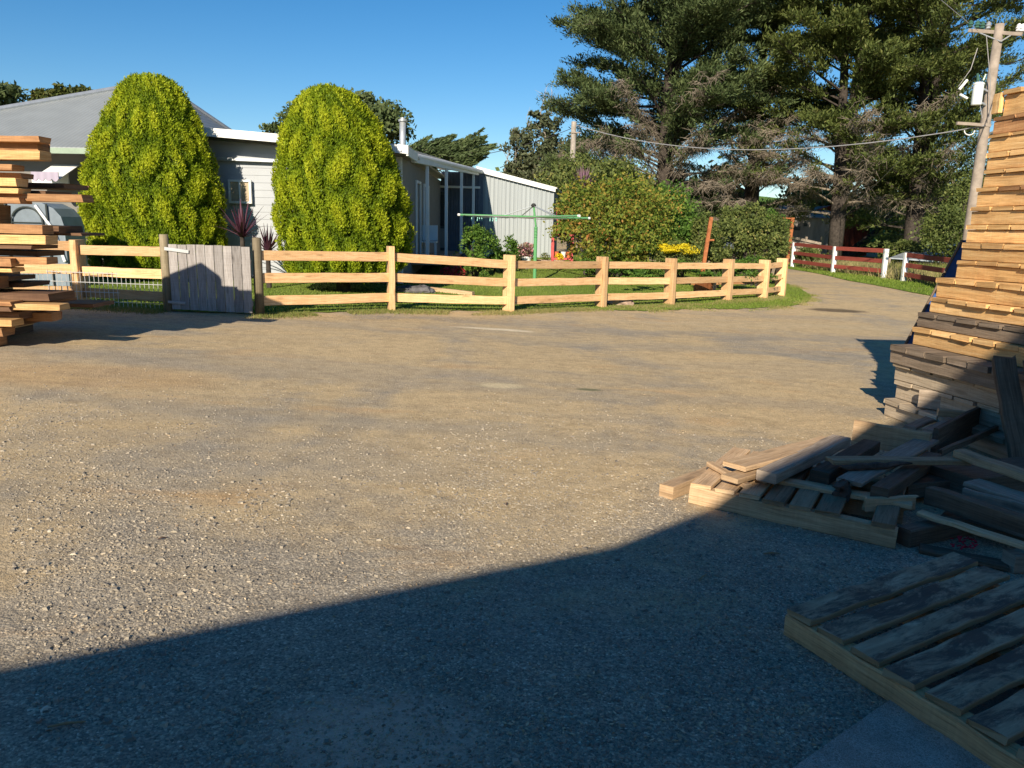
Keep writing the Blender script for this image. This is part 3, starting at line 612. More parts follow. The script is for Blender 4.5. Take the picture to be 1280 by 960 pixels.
x0 = P(-140, 383); rail_run(x0, lp[0][1], lp[0][0], lp[0][1], 0, .055)
hg = D(211, 293, gl.y).z-gl.z; hg2 = D(325, 297, grr.y).z-grr.z
rail_run(lp[0][0], lp[0][1]*.95, gl, hg*.86, .055, .06)
rail_run(grr, hg2*.86, lp[1][0], lp[1][1]*.93, .06, .055)
for a, b in zip(lp[1:], lp[2:]): rail_run(a[0], a[1]*.93, b[0], b[1]*.93, .055, .055)
for q, h, lab in ((gl, hg, 'round weathered gate post on the hinge side of the grey gate'), (grr, hg2, 'round weathered gate post on the latch side of the grey gate')):
    mb = MB(); mb.tube([q+Vector((0, 0, -.05)), q+Vector((0, 0, h*.5)), q+Vector((0, 0, h-.01)), q+Vector((0, 0, h))], [.075, .072, .07, .062], 14)
    tag(mb.build('gate_post', M_post, None, True), lab, 'gate post', 'gate posts')
# wire mesh behind the left bay
mb = MB(); a, b = P(-60, 381)+Vector((0, .2, 0)), gl+Vector((0, .15, 0))
for z in (.1, .25, .4, .55): mb.tube([a+Vector((0, 0, z)), b+Vector((0, 0, z))], .006, 4, False)
nn = 46
for k in range(nn): q = a.lerp(b, k/nn); mb.tube([q+Vector((0, 0, .02)), q+Vector((0, 0, .58))], .005, 4, False)
tag(mb.build('mesh_fence', M_mesh), 'low galvanised wire mesh strung behind the leftmost pine rails', 'wire mesh')
# gate
ga, gb = gl+Vector((.09, -.05, 0)), P(319, 395)+Vector((-.02, -.02, 0)); hgz = D(213, 305, ga.y).z-ga.z
gt_ = thing('board_gate', ga.lerp(gb, .5), 'silvery grey gate of upright boards hanging slightly ajar between two round posts', 'gate')
d = (gb-ga).normalized(); L = (gb-ga).length; nb = 9; nrm = Vector((d.y, -d.x, 0))
for k in range(nb):
    c = ga+d*(L*(k+.5)/nb)+nrm*(.02+random.uniform(0, .006)); z0 = gz(c.x, c.y)+.05; mb = MB()
    mb.beam((c.x, c.y, z0), (c.x, c.y, ga.z+hgz-.02*k/nb+random.uniform(-.006, .006)), L/nb-.008, .02, up=nrm, jit=.001, seg=3, ch=.003)
    mb.build('board', M_gate, gt_)
mb = MB()
for z in (.2, .85): mb.beam(ga+Vector((0, 0, z)), gb+Vector((0, 0, z+.0)), .04, .08)
mb.build('back_rails', M_gate, gt_)
mb = MB(); c = ga+nrm*.05
mb.beam(c+Vector((-.05, 0, hgz-.07)), c+d*.32+Vector((0, 0, hgz-.10)), .012, .055, jit=0); mb.build('hinge', M_gal, gt_); mb = MB(); mb.beam(c+Vector((-.05, 0, .16)), c+d*.22+Vector((0, 0, .15)), .012, .04, jit=0)
mb.build('hinge', M_gal, gt_)

# ================================================================ RED RAIL FENCE
def redfence(name, lab, posts, rails_to=None, first_ext=None):
    root = thing(name, P(posts[0][0], posts[0][1]), lab, 'fence', 'dark red rail fences beyond the road')
    Q = []
    for px, py, pt, wf in posts:
        b = P(px, py); Q.append((b, D(px, pt, b.y).z-b.z, wf))
    ends = list(Q)
    if first_ext: ends = [(P(*first_ext), Q[0][1], 0)]+ends
    if rails_to: ends = ends+[(P(*rails_to), Q[-1][1], 0)]
    for (a, ha, _), (b, hb, _) in zip(ends, ends[1:]):
        for f in (.25, .58, .93):
            mb = MB(); off = Vector((0, -.0, 0)); mb.beam(a+off+Vector((0, 0, ha*f)), b+off+Vector((0, 0, hb*f)), .04, .16); mb.build('rail', M_redp, root)
    for b, h, wf in Q:
        mb = MB(); mb.beam(b, b+Vector((0, 0, h)), .15, .13, up=(0, 1, 0)); mb.build('post', M_white, root)
redfence('red_rail_fence', 'oxide red three rail fence with white posts running left from the gap opposite the bend', [(990, 334, 303, 0), (1041, 341, 308, 0), (1104, 348, 311, 0)], first_ext=(974, 331))
redfence('red_rail_fence', 'shorter oxide red rail fence with white post right of the gap, partly hidden by pallets', [(1129, 352, 316, 0), (1196, 364, 324, 0)], rails_to=(1260, 372))
# leaning rusty pole with bracket
b = P(878, 357); t = D(889, 272, b.y-.15); rp = thing('rusty_pole', b, 'tall rust orange steel post leaning right behind the pine fence', 'post')
b = P(874, 361)
mb = MB(); mb.beam(b+Vector((0, 0, -.2)), t, .10, .09, up=(0, 1, 0), ch=.01); mb.build('shaft', M_rust, rp)
mb = MB(); c = b.lerp(t, .68); mb.beam(c, c+Vector((.18, 0, .01)), .05, .05); mb.build('bracket', M_rust, rp)
# rusty stock gate posts right of shrub
b = P(992, 331)+Vector((0, 1.0, 0)); t = D(991, 272, b.y)
sg = thing('stockyard_gate', b, 'rusty brown gate frame standing left of the bleached barn behind the red fence', 'gate frame')
mb = MB(); mb.beam(b, t, .16, .16, up=(0, 1, 0)); mb.build('post', M_rust, sg)
mb = MB(); mb.beam(t+Vector((-.0, 0, -.05)), t+Vector((-1.6, 0, 0)), .07, .07); mb.build('top_bar', M_rust, sg)
# planter box of slabs near rusty pole
b = P(848, 368); pb = thing('timber_planter', b, 'weathered red brown timber garden bed edge lying on the lawn beside the rusty pole', 'planter')
a0, a1 = P(733*0.25+680+4, 371), P(889, 367)
mb = MB(); mb.beam(a0+Vector((0, 0, .16)), a1+Vector((0, 0, .16)), .05, .32); mb.build('front_board', M_rust, pb)
mb = MB(); mb.beam(a1+Vector((0, 0, .16)), a1+Vector((.5, 1.3, .16)), .05, .32); mb.build('side_board', M_grey, pb)
mb = MB(); mb.beam(a0+Vector((.3, 1.4, .24)), a1+Vector((1.6, 1.4, .24)), .25, .08); mb.build('top_plank', M_red, pb)

# ================================================================ CLOTHES HOIST
hb = P(668, 356); hy = hb.y; top = D(667, 257, hy); arm = D(668, 271, hy)
ho = thing('clothes_hoist', hb, 'green rotary clothes hoist standing on the lawn', 'clothes line')
mb = MB(); mb.tube([hb+Vector((0, 0, -.05)), Vector((hb.x, hy, arm.z-.25))], .045, 12); mb.tube([Vector((hb.x, hy, arm.z-.25)), Vector((top.x, hy, top.z))], .028, 10); mb.build('pole', M_hoist, ho)
mb = MB(); mb.lathe((top.x, hy, top.z), [(.02, -.05), (.06, -.03), (.07, .01), (.04, .05), (.01, .06)], 10); mb.build('crown_cap', M_darkw, ho)
le = D(575, 268.5, hy-.3); re = Vector((2*hb.x-le.x-.55, hy+.6, arm.z)); c = Vector((hb.x, hy, arm.z))
fe = Vector((hb.x+.95, hy-1.55, arm.z+.02)); be = Vector((hb.x-.9, hy+1.75, arm.z))
ends = [le, fe, re, be]
for e in ends:
    mb = MB(); mb.tube([c, e], .026, 8); ao = mb.build('arm', M_hoist, ho)
    mb = MB(); dd = (e-c).normalized(); mb.tube([e, e+dd*.06], .032, 8); mb.build('end_cap', M_white, ao)
    mb = MB(); mb.tube([Vector((top.x, hy, top.z-.01)), c.lerp(e, .42)+Vector((0, 0, .02))], .014, 6); mb.build('stay', M_gal, ao)
mb = MB()
for r in (.4, .55, .7, .85, .98):
    for k in range(4):
        a, b = c.lerp(ends[k], r), c.lerp(ends[(k+1) % 4], r); m_ = (a+b)/2-Vector((0, 0, .05)); mb.tube([a, m_, b], .005, 4, False)
mb.build('line', M_wire, ho)
mb = MB()
for k in range(9):
    q = c.lerp(le, .30+.6*random.random())+Vector((random.uniform(0, .1), random.uniform(-.4, .3), -.05)); mb.beam(q, q-Vector((random.uniform(-.02, .02), 0, .09)), .02, .012, up=(0, 1, 0), seg=1)
pg_ = mb.build('clothes_pegs', plain('peg_plastic', (.30, .62, .55), .5), ho)
pg_['kind'] = 'stuff'

# ================================================================ PLANTS
def rand_in_ball(n):
    p = rng.normal(size=(n, 3)); p = unit(p); return p*rng.uniform(0, 1, n)[:, None]**(1/3)
def shrub(name, lab, cat, blobs, m, nleaf, size, aspect=.5, group=None, stems=True, sm=M_trunk, gap=.3, parent_loc=None):
    """blobs: list of (x, y, z, rx, ry, rz); leaves sit in shells of many small clumps"""
    bb = np.array([b[:6] for b in blobs], float)
    loc = Vector((bb[0, 0], bb[0, 1], gz(bb[0, 0], bb[0, 1]))) if parent_loc is None else parent_loc
    root = thing(name, loc, lab, cat, group)
    vol = bb[:, 3]*bb[:, 4]*bb[:, 5]; vol = vol**.7; cnt = (nleaf*vol/vol.sum()).astype(int); Cs = []; Ts = []
    for b, c in zip(bb, cnt):
        nc = max(6, c//45); u = unit(rng.normal(size=(nc, 3))); rr = rng.uniform(.55, 1.0, nc)[:, None]
        cc = u*rr*b[3:]+b[:3]
        k = rng.integers(0, nc, c); off = rng.normal(size=(c, 3))*np.array(b[3:])*.13; p = cc[k]+off
        Cs.append(p); ct = rng.random(nc)[k]; Ts.append(np.stack([rng.random(c), ct], 1))
    C = np.concatenate(Cs); T = np.concatenate(Ts); keep = C[:, 2] > g(C[:, 0], C[:, 1])+.02; keep &= hash3(C, 2.6, 1.3) > gap*.55
    C, T = C[keep], T[keep]
    fo = quads('foliage', leaves(C, size, aspect), T, m, root)
    if stems:
        mb = MB(); base = Vector((bb[0, 0], bb[0, 1], gz(bb[0, 0], bb[0, 1])))
        for b in bb:
            for _ in range(3):
                e = Vector((b[0]+random.uniform(-.5, .5)*b[3], b[1]+random.uniform(-.5, .5)*b[4], b[2]+.3*b[5]))
                s = base+Vector((random.uniform(-.2, .2)+(b[0]-bb[0, 0])*.5, random.uniform(-.2, .2), 0)); s.z = gz(s.x, s.y)
                mb.tube([s, s.lerp(e, .5)+Vector((random.uniform(-.1, .1), 0, .1)), e], [.035, .025, .01], 6)
        mb.build('stems', sm, root)
    return root
# golden cypresses: ovoid crowns of upright sprays with clefts
def cypress(lab, px, Y, profpx, seed):
    """profpx: (y pixel, left x, right x) measured in the picture, turned into radius by height"""
    cx = D(px, 300, Y).x; base = gz(cx, Y); root = thing('golden_cypress', (cx, Y, base), lab, 'tree', 'golden cypresses in front of the house')
    zz = []; rr = []; ox = []
    for y, l, r in profpx:
        a, b = D(l, y, Y), D(r, y, Y); zz.append(a.z); rr.append((b.x-a.x)/2); ox.append((a.x+b.x)/2-cx)
    zz, rr, ox = np.array(zz)[::-1], np.array(rr)[::-1], np.array(ox)[::-1]
    n = 52000; z = rng.uniform(zz[0], zz[-1], n*2); w_ = np.interp(z, zz, rr); keep = rng.random(n*2) < (w_/rr.max()+.12); z = z[keep][:n]; n = len(z)
    th = rng.uniform(0, 2*pi, n); R = np.interp(z, zz, rr)
    # vertical flame-like tufts
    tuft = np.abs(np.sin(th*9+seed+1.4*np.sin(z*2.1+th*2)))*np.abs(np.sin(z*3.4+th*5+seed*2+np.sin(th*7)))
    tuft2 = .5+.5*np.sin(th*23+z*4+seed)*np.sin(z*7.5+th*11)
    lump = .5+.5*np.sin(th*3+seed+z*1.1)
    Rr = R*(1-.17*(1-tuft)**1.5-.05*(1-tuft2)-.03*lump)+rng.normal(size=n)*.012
    inner = rng.random(n) < .22; Rr[inner] *= rng.uniform(.78, .97, inner.sum())
    X = cx+np.interp(z, zz, ox)+Rr*np.cos(th); Yy = Y+Rr*np.sin(th)*(.62 if seed < 2 else .9)
    C = np.stack([X, Yy, z], 1); out = np.stack([np.cos(th), np.sin(th), np.zeros(n)], 1)
    a = unit(out*.55+np.array([0, 0, 1.0])+rng.normal(size=(n, 3))*.28)
    b = unit(np.cross(a, unit(out+rng.normal(size=(n, 3))*.8))); s = rng.uniform(.024, .058, n)[:, None]
    V = []; T = []
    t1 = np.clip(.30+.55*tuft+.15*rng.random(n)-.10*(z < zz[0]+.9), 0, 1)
    for k in range(4):
        ang = rng.normal(size=n)[:, None]*.5; aa = unit(a+b*ang+rng.normal(size=(n, 3))*.25); bb_ = unit(np.cross(aa, out+rng.normal(size=(n, 3))*.5)); c = C+aa*s*.5*k*.35+rng.normal(size=(n, 3))*.02
        V.append(np.stack([c-aa*s*.5, c+bb_*s*.3, c+aa*s*.8, c-bb_*s*.3], 1)); T.append(np.stack([np.clip(t1+rng.normal(size=n)*.12, 0, 1), t1], 1))
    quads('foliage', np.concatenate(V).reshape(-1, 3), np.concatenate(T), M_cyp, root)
    # dark inner body of dense twigs
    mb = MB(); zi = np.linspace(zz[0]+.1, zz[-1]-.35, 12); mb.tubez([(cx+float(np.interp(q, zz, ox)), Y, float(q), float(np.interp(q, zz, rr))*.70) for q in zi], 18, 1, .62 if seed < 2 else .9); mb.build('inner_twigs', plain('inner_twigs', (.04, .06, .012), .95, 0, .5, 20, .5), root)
    mb = MB(); mb.tube([(cx, Y, base-.05), (cx, Y, zz[0]+.4)], [.16, .13], 10); mb.build('trunk', M_trunk, root)
cypress('taller golden cypress with egg shaped crown directly behind the grey gate', 190, 17.85,
        [(95, 168, 203), (100, 158, 216), (110, 148, 228), (125, 140, 238), (150, 125, 250), (180, 111, 262), (215, 101, 275), (250, 98, 282), (290, 103, 284), (320, 108, 284), (338, 118, 275), (347, 132, 262)], 1.0)
cypress('wider golden cypress with rounded crown, right of the grey gate, hiding the verandah end', 428, 17.2,
        [(109, 398, 420), (116, 380, 442), (128, 369, 456), (150, 357, 474), (180, 348, 492), (215, 342, 505), (250, 340, 515), (290, 345, 517), (320, 352, 515), (335, 358, 505), (347, 366, 490)], 4.2)
# conifers
def branch_pts(s, d, L, droop, nseg=6, wob=.08):
    pts = [Vector(s)]; d = Vector(d)
    for k in range(nseg):
        d = (d+Vector((random.uniform(-wob, wob), random.uniform(-wob, wob), droop/nseg+random.uniform(-wob, wob)*.5))).normalized(); pts.append(pts[-1]+d*(L/nseg))
    return pts
def conifer(name, lab, x, Y, H, prof, nb, m, leafn=60, dead_below=0, seed=0, lean=(0, 0), trunks=1, start=1.5, gapside=None, puff=.42, group=None, leaf=.17, up=.25):
    random.seed(seed); base = Vector((x, Y, gz(x, Y))); root = thing(name, base, lab, 'tree', group)
    zs = [p[0] for p in prof]; rs = [p[1] for p in prof]; mb = MB(); tops = []
    for t in range(trunks):
        a = 2*pi*t/max(trunks, 1)+.6; l = Vector((cos(a), sin(a)*.6, 0))*(.9 if trunks > 1 else 0)
        pts = [base+l*.25*(k/8)*4*(k/8)**.3+Vector((lean[0]*k/8, lean[1]*k/8, H*(.97-.12*t)*k/8-.1)) for k in range(9)]
        mb.tube(pts, [.50*(1-k/8.6)**.9/(1+.25*(trunks-1))+.03 for k in range(9)], 10); tops.append(pts)
    C = []; dead = MB(); bm = MB()
    for i in range(nb):
        f = (i+.5)/nb; z = start+(H-start)*f**.92; pts_ = tops[i % trunks]; kk = min(7.999, 8*(z/(H*(.97-.12*(i % trunks))))); kk = min(kk, 7.99); p0 = pts_[int(kk)].lerp(pts_[int(kk)+1], kk-int(kk)); p0 = Vector((p0.x, p0.y, base.z+z))
        az = i*2.39996+random.uniform(-.4, .4); R = float(np.interp(z, zs, rs))*random.uniform(.72, 1.12)
        if gapside and gapside(az, z): 
            if random.random() < .55: continue
        el = up+random.uniform(-.2, .45); d = Vector((cos(az)*cos(el), sin(az)*cos(el), sin(el)))
        pts = branch_pts(p0, d, R, -.15+random.uniform(-.15, .25)); r0 = .02+.011*R
        isdead = z < dead_below and random.random() < .7
        (dead if isdead else bm).tube(pts, [r0*(1-.85*k/6) for k in range(7)], 5, False)
        ns = int((5+R*2.2)*1.8)
        for s in range(ns):
            t = .28+.72*(s+random.random())/ns; kk = min(5.99, t*6); p = pts[int(kk)].lerp(pts[int(kk)+1], kk-int(kk)); dd = (pts[int(kk)+1]-pts[int(kk)]).normalized()
            side = dd.cross(Vector((0, 0, 1)))*random.choice((-1, 1)); sd = (dd*.75+side*random.uniform(.3, 1)+Vector((0, 0, random.uniform(-.25, .65)))).normalized(); Ls = random.uniform(.35, 1.0)*(1.1-t*.45)*min(1.4, R*.32+.2)
            q = branch_pts(p, sd, Ls, -.1, 3, .12)
            (dead if isdead else bm).tube(q, [.02, .015, .01, .006], 3, False)
            if isdead:
                for _ in range(12): e = q[random.randint(1, 3)]; dead.tube([e, e+Vector((random.uniform(-.4, .4), random.uniform(-.3, .3), random.uniform(-.45, .15)))], [.012, .005], 3, False)
                if random.random() < .85: continue
            for e in (q[1], q[2], q[3]): C.append((e.x, e.y, e.z, puff*random.uniform(.55, 1.05), random.random(), sd.x, sd.y, sd.z))
    mb.build('trunk', M_trunk, root, True)
    bm.build('limbs', M_trunk, root)
    if dead_below: dead.build('dead_branches', M_twig, root)
    C = np.array(C); k = np.repeat(np.arange(len(C)), leafn); n = len(k); dirs = C[k, 5:8]
    off = rng.normal(size=(n, 3))*C[k, 3][:, None]*np.array([.42, .42, .26]); along = dirs*(rng.uniform(-.3, 1, n)*C[k, 3])[:, None]
    p = C[k, :3]+off+along; d3 = unit(dirs+off/ C[k, 3][:, None]*.9+np.array([0, 0, .4])); s = (leaf*rng.uniform(.5, 1.35, n))[:, None]; d3 = unit(d3+rng.normal(size=(n, 3))*.45)
    b = unit(np.cross(d3, np.array([0, 0, 1.])+rng.normal(size=(n, 3))*.6)); V = np.stack([p-d3*s*.5, p+b*s*.17, p+d3*s*.6, p-b*s*.17], 1).reshape(-1, 3)
    quads('foliage', V, np.stack([rng.random(n), C[k, 4]], 1), m, root)
    return root
FAST = 1.0
L_ = D(826, 300, 43).x; R_ = D(1045, 300, 41).x
conifer('macrocarpa_tree', 'tall dense conifer at the left end of the windbreak, top cut off by the frame', L_, 43, 20, [(0, 5.4), (3, 5.9), (7, 6.3), (11, 5.8), (15, 3.8), (20, 1)], 200, M_mac2, 26, 6.5, 3, puff=.46, group='windbreak conifers', leaf=.19)
conifer('macrocarpa_tree', 'broad middle conifer with dark forked trunks standing over the red barn', R_, 41, 19.5, [(0, 4.0), (3, 5.2), (7, 5.6), (11, 4.8), (15, 4.4), (20, 1.5)], 138, M_mac, 24, 6.0, 5, trunks=3, start=2.3, puff=.44, group='windbreak conifers', leaf=.19)
conifer('macrocarpa_tree', 'airy conifer with sky between its limbs, just left of the transformer pole', D(1140, 300, 40).x, 40, 16.8, [(0, 3.6), (3, 4.7), (7, 5.0), (11, 5.6), (14, 5.4), (17, 2.5)], 98, M_mac, 19, 5.2, 9, trunks=2, start=1.6, puff=.40, group='windbreak conifers', leaf=.17, up=.35)
conifer('macrocarpa_tree', 'narrow conifer filling the gap between the dense left conifer and the forked middle conifer', D(935, 300, 47).x, 47, 17.5, [(0, 3.6), (5, 4.0), (12, 2.8), (18, .8)], 75, M_mac, 24, 7, 12, puff=.45, group='windbreak conifers', leaf=.19)
# leaning half-fallen limb with bare sticks at lower right
mb = MB(); a = P(1108, 330)+Vector((0, 6, 0)); lt = thing('leaning_tree', a, 'low leaning conifer limb with bare grey sticks above the silver sheet roof', 'tree')
b = D(1185, 268, a.y-1); a.z = gz(a.x, a.y); pts = [a, a.lerp(b, .4)+Vector((0, 0, -.1)), b]; mb.tube(pts, [.30, .24, .12], 8)
b2_ = D(1120, 262, a.y); mb.tube([a, a.lerp(b2_, .5)+Vector((.3, 0, 0)), b2_], [.26, .2, .1], 8); mb.build('trunk', M_trunk, lt)
mb = MB(); random.seed(4)
for k in range(110):
    s = D(random.uniform(1085, 1190), random.uniform(235, 312), a.y-random.uniform(0, 3)); e = s+Vector((random.uniform(.3, 2.4), random.uniform(-.6, .6), random.uniform(-.3, 1.1))); md = s.lerp(e, .5)+Vector((0, 0, random.uniform(-.15, .15)))
    mb.tube([s, md, e], [random.uniform(.015, .035), .015, .006], 4, False)
mb.build('bare_sticks', M_twig, lt)
n = 15000; kc = np.array([list(D(random.uniform(1085, 1225), random.uniform(215, 322), a.y-random.uniform(0, 3))) for _ in range(80)]); k = rng.integers(0, 80, n)
p = kc[k]+rng.normal(size=(n, 3))*np.array([.5, .5, .16]); quads('foliage', leaves(p, .22, .3, (.6, 0, .3), .4), np.stack([rng.random(n), rng.random(80)[k]], 1), M_mac, lt)

def tree(name, lab, x, Y, blobs, m, nleaf, size, trunkm=M_trunk, h=4, group=None, gap=.35, aspect=.5, bare=0):
    base = Vector((x, Y, gz(x, Y))); root = thing(name, base, lab, 'tree', group); bb = np.array(blobs, float); Cs = []; Ts = []; mb = MB(); top = base+Vector((0, 0, h))
    mb.tube([base-Vector((0, 0, .1)), base.lerp(top, .5)+Vector((.1, 0, 0)), top], [.28, .2, .14], 9)
    cnt = (nleaf*(bb[:, 3]**2)/(bb[:, 3]**2).sum()).astype(int)
    for b, c in zip(bb, cnt):
        e = Vector(b[:3]); mb.tube([top-Vector((0, 0, h*.35)), top.lerp(e, .5)+Vector((0, 0, .2)), e], [.11, .07, .03], 6, False)
        nc = max(8, c//60); u = unit(rng.normal(size=(nc, 3))); cc = u*rng.uniform(.35, 1.0, nc)[:, None]*b[3:]+b[:3]; k = rng.integers(0, nc, c)
        Cs.append(cc[k]+rng.normal(size=(c, 3))*b[3:]*.16); Ts.append(np.stack([rng.random(c), rng.random(nc)[k]], 1))
    for _ in range(bare):
        b = bb[random.randrange(len(bb))]; s = Vector((b[0]+random.uniform(-1, 1)*b[3], b[1], b[2])); pp = branch_pts(s, (random.uniform(-.35, .35), 0, 1), random.uniform(1.2, 2.6), .1, 4, .25); mb.tube(pp, [.04, .03, .025, .018, .01], 4, False)
        for q in pp[1:]: mb.tube([q, q+Vector((random.uniform(-.7, .7), 0, random.uniform(.3, .8)))], [.015, .006], 3, False)
    mb.build('trunk', trunkm, root)
    C = np.concatenate(Cs); T = np.concatenate(Ts); quads('foliage', leaves(C, size, aspect), T, m, root); return root
def pxblob(px, py, Y, r, rz=None): p = D(px, py, Y); return (p.x, p.y, p.z, r, r, rz or r*.75)
# gum tree beyond the shed
Yg = 58
tree('gum_tree', 'sparse gum tree with bare upper twigs rising behind the right end of the metal shed', D(688, 280, Yg).x, Yg, [pxblob(652, 178, Yg, 1.3), pxblob(684, 160, Yg, 1.2), pxblob(660, 205, Yg, 1.5), pxblob(690, 190, Yg, 1.7), pxblob(712, 185, Yg, 1.5), pxblob(640, 214, Yg, 1.0, .6), pxblob(680, 222, Yg, 2.2), pxblob(705, 225, Yg, 2.0), pxblob(676, 142, Yg, .8, .4)], M_gum, 13000, .30, M_paletrunk, 4.5, bare=26)
# trees behind the house
for lab, Y, bl, m, nl in (
    ('dark tree crown at the far left edge above the zinc roof', 40, [(2, 122, 1.0), (-14, 130, 1.6), (0, 138, .6), (20, 141, .5)], M_mac2, 5000),
    ('olive brown tree crown showing over the zinc roof ridge', 44, [(60, 126, .9), (85, 121, .9), (108, 122, .8), (45, 133, .7), (75, 135, 1.2)], M_farleaf, 9000),
    ('dark tree behind the wider golden cypress, showing on both sides of its top', 42, [(346, 163, .7), (372, 150, 1.2), (400, 130, 1.2), (445, 130, 1.0), (468, 138, 1.2), (482, 160, 1.4), (430, 155, 2.0)], M_mac2, 14000)):
    p = D(bl[0][0]+10, 250, Y); tree('background_tree', lab, p.x, Y, [pxblob(a, b, Y, r, r*.7) for a, b, r in bl], m, nl, .28, h=4, group='trees behind the house')
# feathery cypress behind verandah
Yc = 40; root = thing('feathery_cypress', Vector((D(545, 280, Yc).x, Yc, gz(0, Yc))), 'dark feathery conifer with pointed sprays above the verandah roof', 'tree')
mb = MB(); c0 = D(520, 215, Yc); mb.tube([Vector((c0.x, Yc, 0)), c0], [.3, .15], 8); V = []; T = []
random.seed(21)
for k in range(105):
    s = D(random.uniform(496, 585), random.uniform(184, 212), Yc+random.uniform(-1.5, 1.5)); an = random.uniform(.15, .8); L = random.uniform(1.2, 2.3)
    if s.x > D(572, 200, Yc).x: L *= .6
    e = s+Vector((cos(an)*L, random.uniform(-.3, .3), sin(an)*L*.75)); mb.tube([s, e], [.03, .01], 4, False); n = 190; t = rng.random(n); q = np.array(s)+(np.array(e)-np.array(s))*t[:, None]+rng.normal(size=(n, 3))*(.10*(1.15-t))[:, None]; a = unit(np.tile(np.array(e-s), (n, 1))+rng.normal(size=(n, 3))*.45*L)
    b = unit(np.cross(a, rng.normal(size=(n, 3)))); sz = rng.uniform(.14, .3, n)[:, None]; V.append(np.stack([q-a*sz*.5, q+b*sz*.15, q+a*sz*.6, q-b*sz*.15], 1)); T.append(np.stack([rng.random(n), np.full(n, random.random())], 1))
for k in range(12): pass
mb.build('trunk', M_trunk, root); quads('foliage', np.concatenate(V).reshape(-1, 3), np.concatenate(T), M_mac2, root)
# garden shrubs (pixel centre, depth, radii)
def S(lab, blobs, m, n, size, Y=None, **k):
    bl = []
    for (px, py, Y_, rx, rz) in blobs: p = D(px, py, Y_); bl.append((p.x, p.y, p.z, rx, rx*.85, rz))
    shrub(k.pop('name', 'garden_shrub'), lab, k.pop('cat', 'shrub'), bl, m, n, size, **k)
S('large rounded shrub with yellow green and russet leaves behind the fence', [(760, 285, 22.5, 1.25, .95), (790, 262, 23.5, 1.5, 1.0), (735, 262, 24, 1.1, .9), (715, 290, 23.5, .8, .7), (800, 300, 22, .9, .7), (775, 245, 24.5, 1.2, .7), (752, 310, 21.6, .8, .55), (795, 318, 21.6, .6, .45)], M_shrub, 24000, .10, group='garden shrubs', aspect=.55)
S('tall dark green shrub behind the yellow flowering bush', [(845, 285, 25.5, 1.1, .9), (825, 262, 26, 1.1, .8), (868, 302, 25, .8, .6), (820, 292, 25, 1.0, .8)], M_shrubg, 15000, .12, group='garden shrubs')
S('loose green tree like shrub behind the right corner of the metal shed', [(745, 222, 36, 2.0, 1.2), (715, 232, 36, 1.6, 1.2), (770, 228, 36, 1.6, .9), (735, 248, 35, 2.0, 1.2), (800, 245, 37, 1.4, .8), (700, 255, 35, 1.2, 1.2)], M_olive, 20000, .17, group='garden shrubs')
S('olive shrub with spotted leaves right of the rusty pole, at the fence end', [(905, 305, 23, .8, .7), (925, 285, 24, .75, .6), (948, 295, 23.5, .9, .65), (965, 308, 23, .5, .55), (893, 322, 22.5, .5, .4), (942, 268, 24, .4, .35), (915, 272, 24, .35, .35), (880, 288, 24, .45, .5), (968, 282, 23.5, .3, .3)], M_olive, 17000, .095, group='garden shrubs')
S('green shrub with yellow leaf tips at the right end of the garden bed', [(962, 288, 24.5, .55, .6), (975, 300, 24, .35, .45)], M_shrubg, 4000, .10, group='garden shrubs')
S('yellow topped flowering bush left of the rusty pole', [(847, 322, 21.5, .62, .42)], M_olive, 5000, .07, name='flowering_bush', cat='bush')
S('bright yellow blossom cap on the low bush beside the rusty pole', [(850, 312, 21.3, .55, .13), (830, 308, 21.4, .25, .08)], M_yellowfl, 3000, .06, name='yellow_blossom', cat='blossom', stems=False)
S('dark green bushy shrub between the verandah posts and the clothes hoist', [(602, 312, 21.6, .55, .55), (594, 298, 21.8, .35, .45), (585, 325, 21, .4, .3)], M_shrubg, 7000, .085, group='garden shrubs')
S('low green shrub directly left of the white flower pot', [(630, 310, 22.4, .38, .38), (622, 322, 22, .35, .25)], M_shrubg, 4000, .09, group='garden shrubs')
S('grey green mounded plant beside the white flower pot', [(650, 318, 24, .35, .25)], M_olive, 2000, .07, group='garden shrubs')
S('row of low leafy plants behind the fence right of the rusty pole', [(900, 345, 19.8, .5, .16), (925, 343, 19.8, .5, .18), (950, 345, 20, .5, .18), (940, 330, 20.6, .5, .2), (915, 328, 20.6, .4, .2)], M_shrubg, 6000, .07, name='border_plants', cat='plants', stems=False)
S('low leafy plants at the base of the large rounded shrub behind the fence', [(815, 341, 19.5, .45, .12), (790, 345, 19.2, .3, .12), (770, 333, 20.5, .5, .2), (740, 330, 21, .5, .2), (855, 332, 20.6, .5, .15)], M_shrubg, 5000, .07, name='border_plants', cat='plants', stems=False)
S('low dark bush left of the forked conifer trunks behind the red fence', [(1010, 318, 38, .8, .3)], M_mac, 2500, .15, group='garden shrubs')
S('dark bush behind the gap between the two red fences', [(1120, 312, 38, 1.2, .5)], M_mac, 4000, .15, group='garden shrubs')
S('tall dark bush at the foot of the power pole left of the pallet stack', [(1195, 290, 35, 1.6, 1.2), (1215, 250, 36, 1.2, 1.4)], M_mac, 9000, .16, group='garden shrubs')
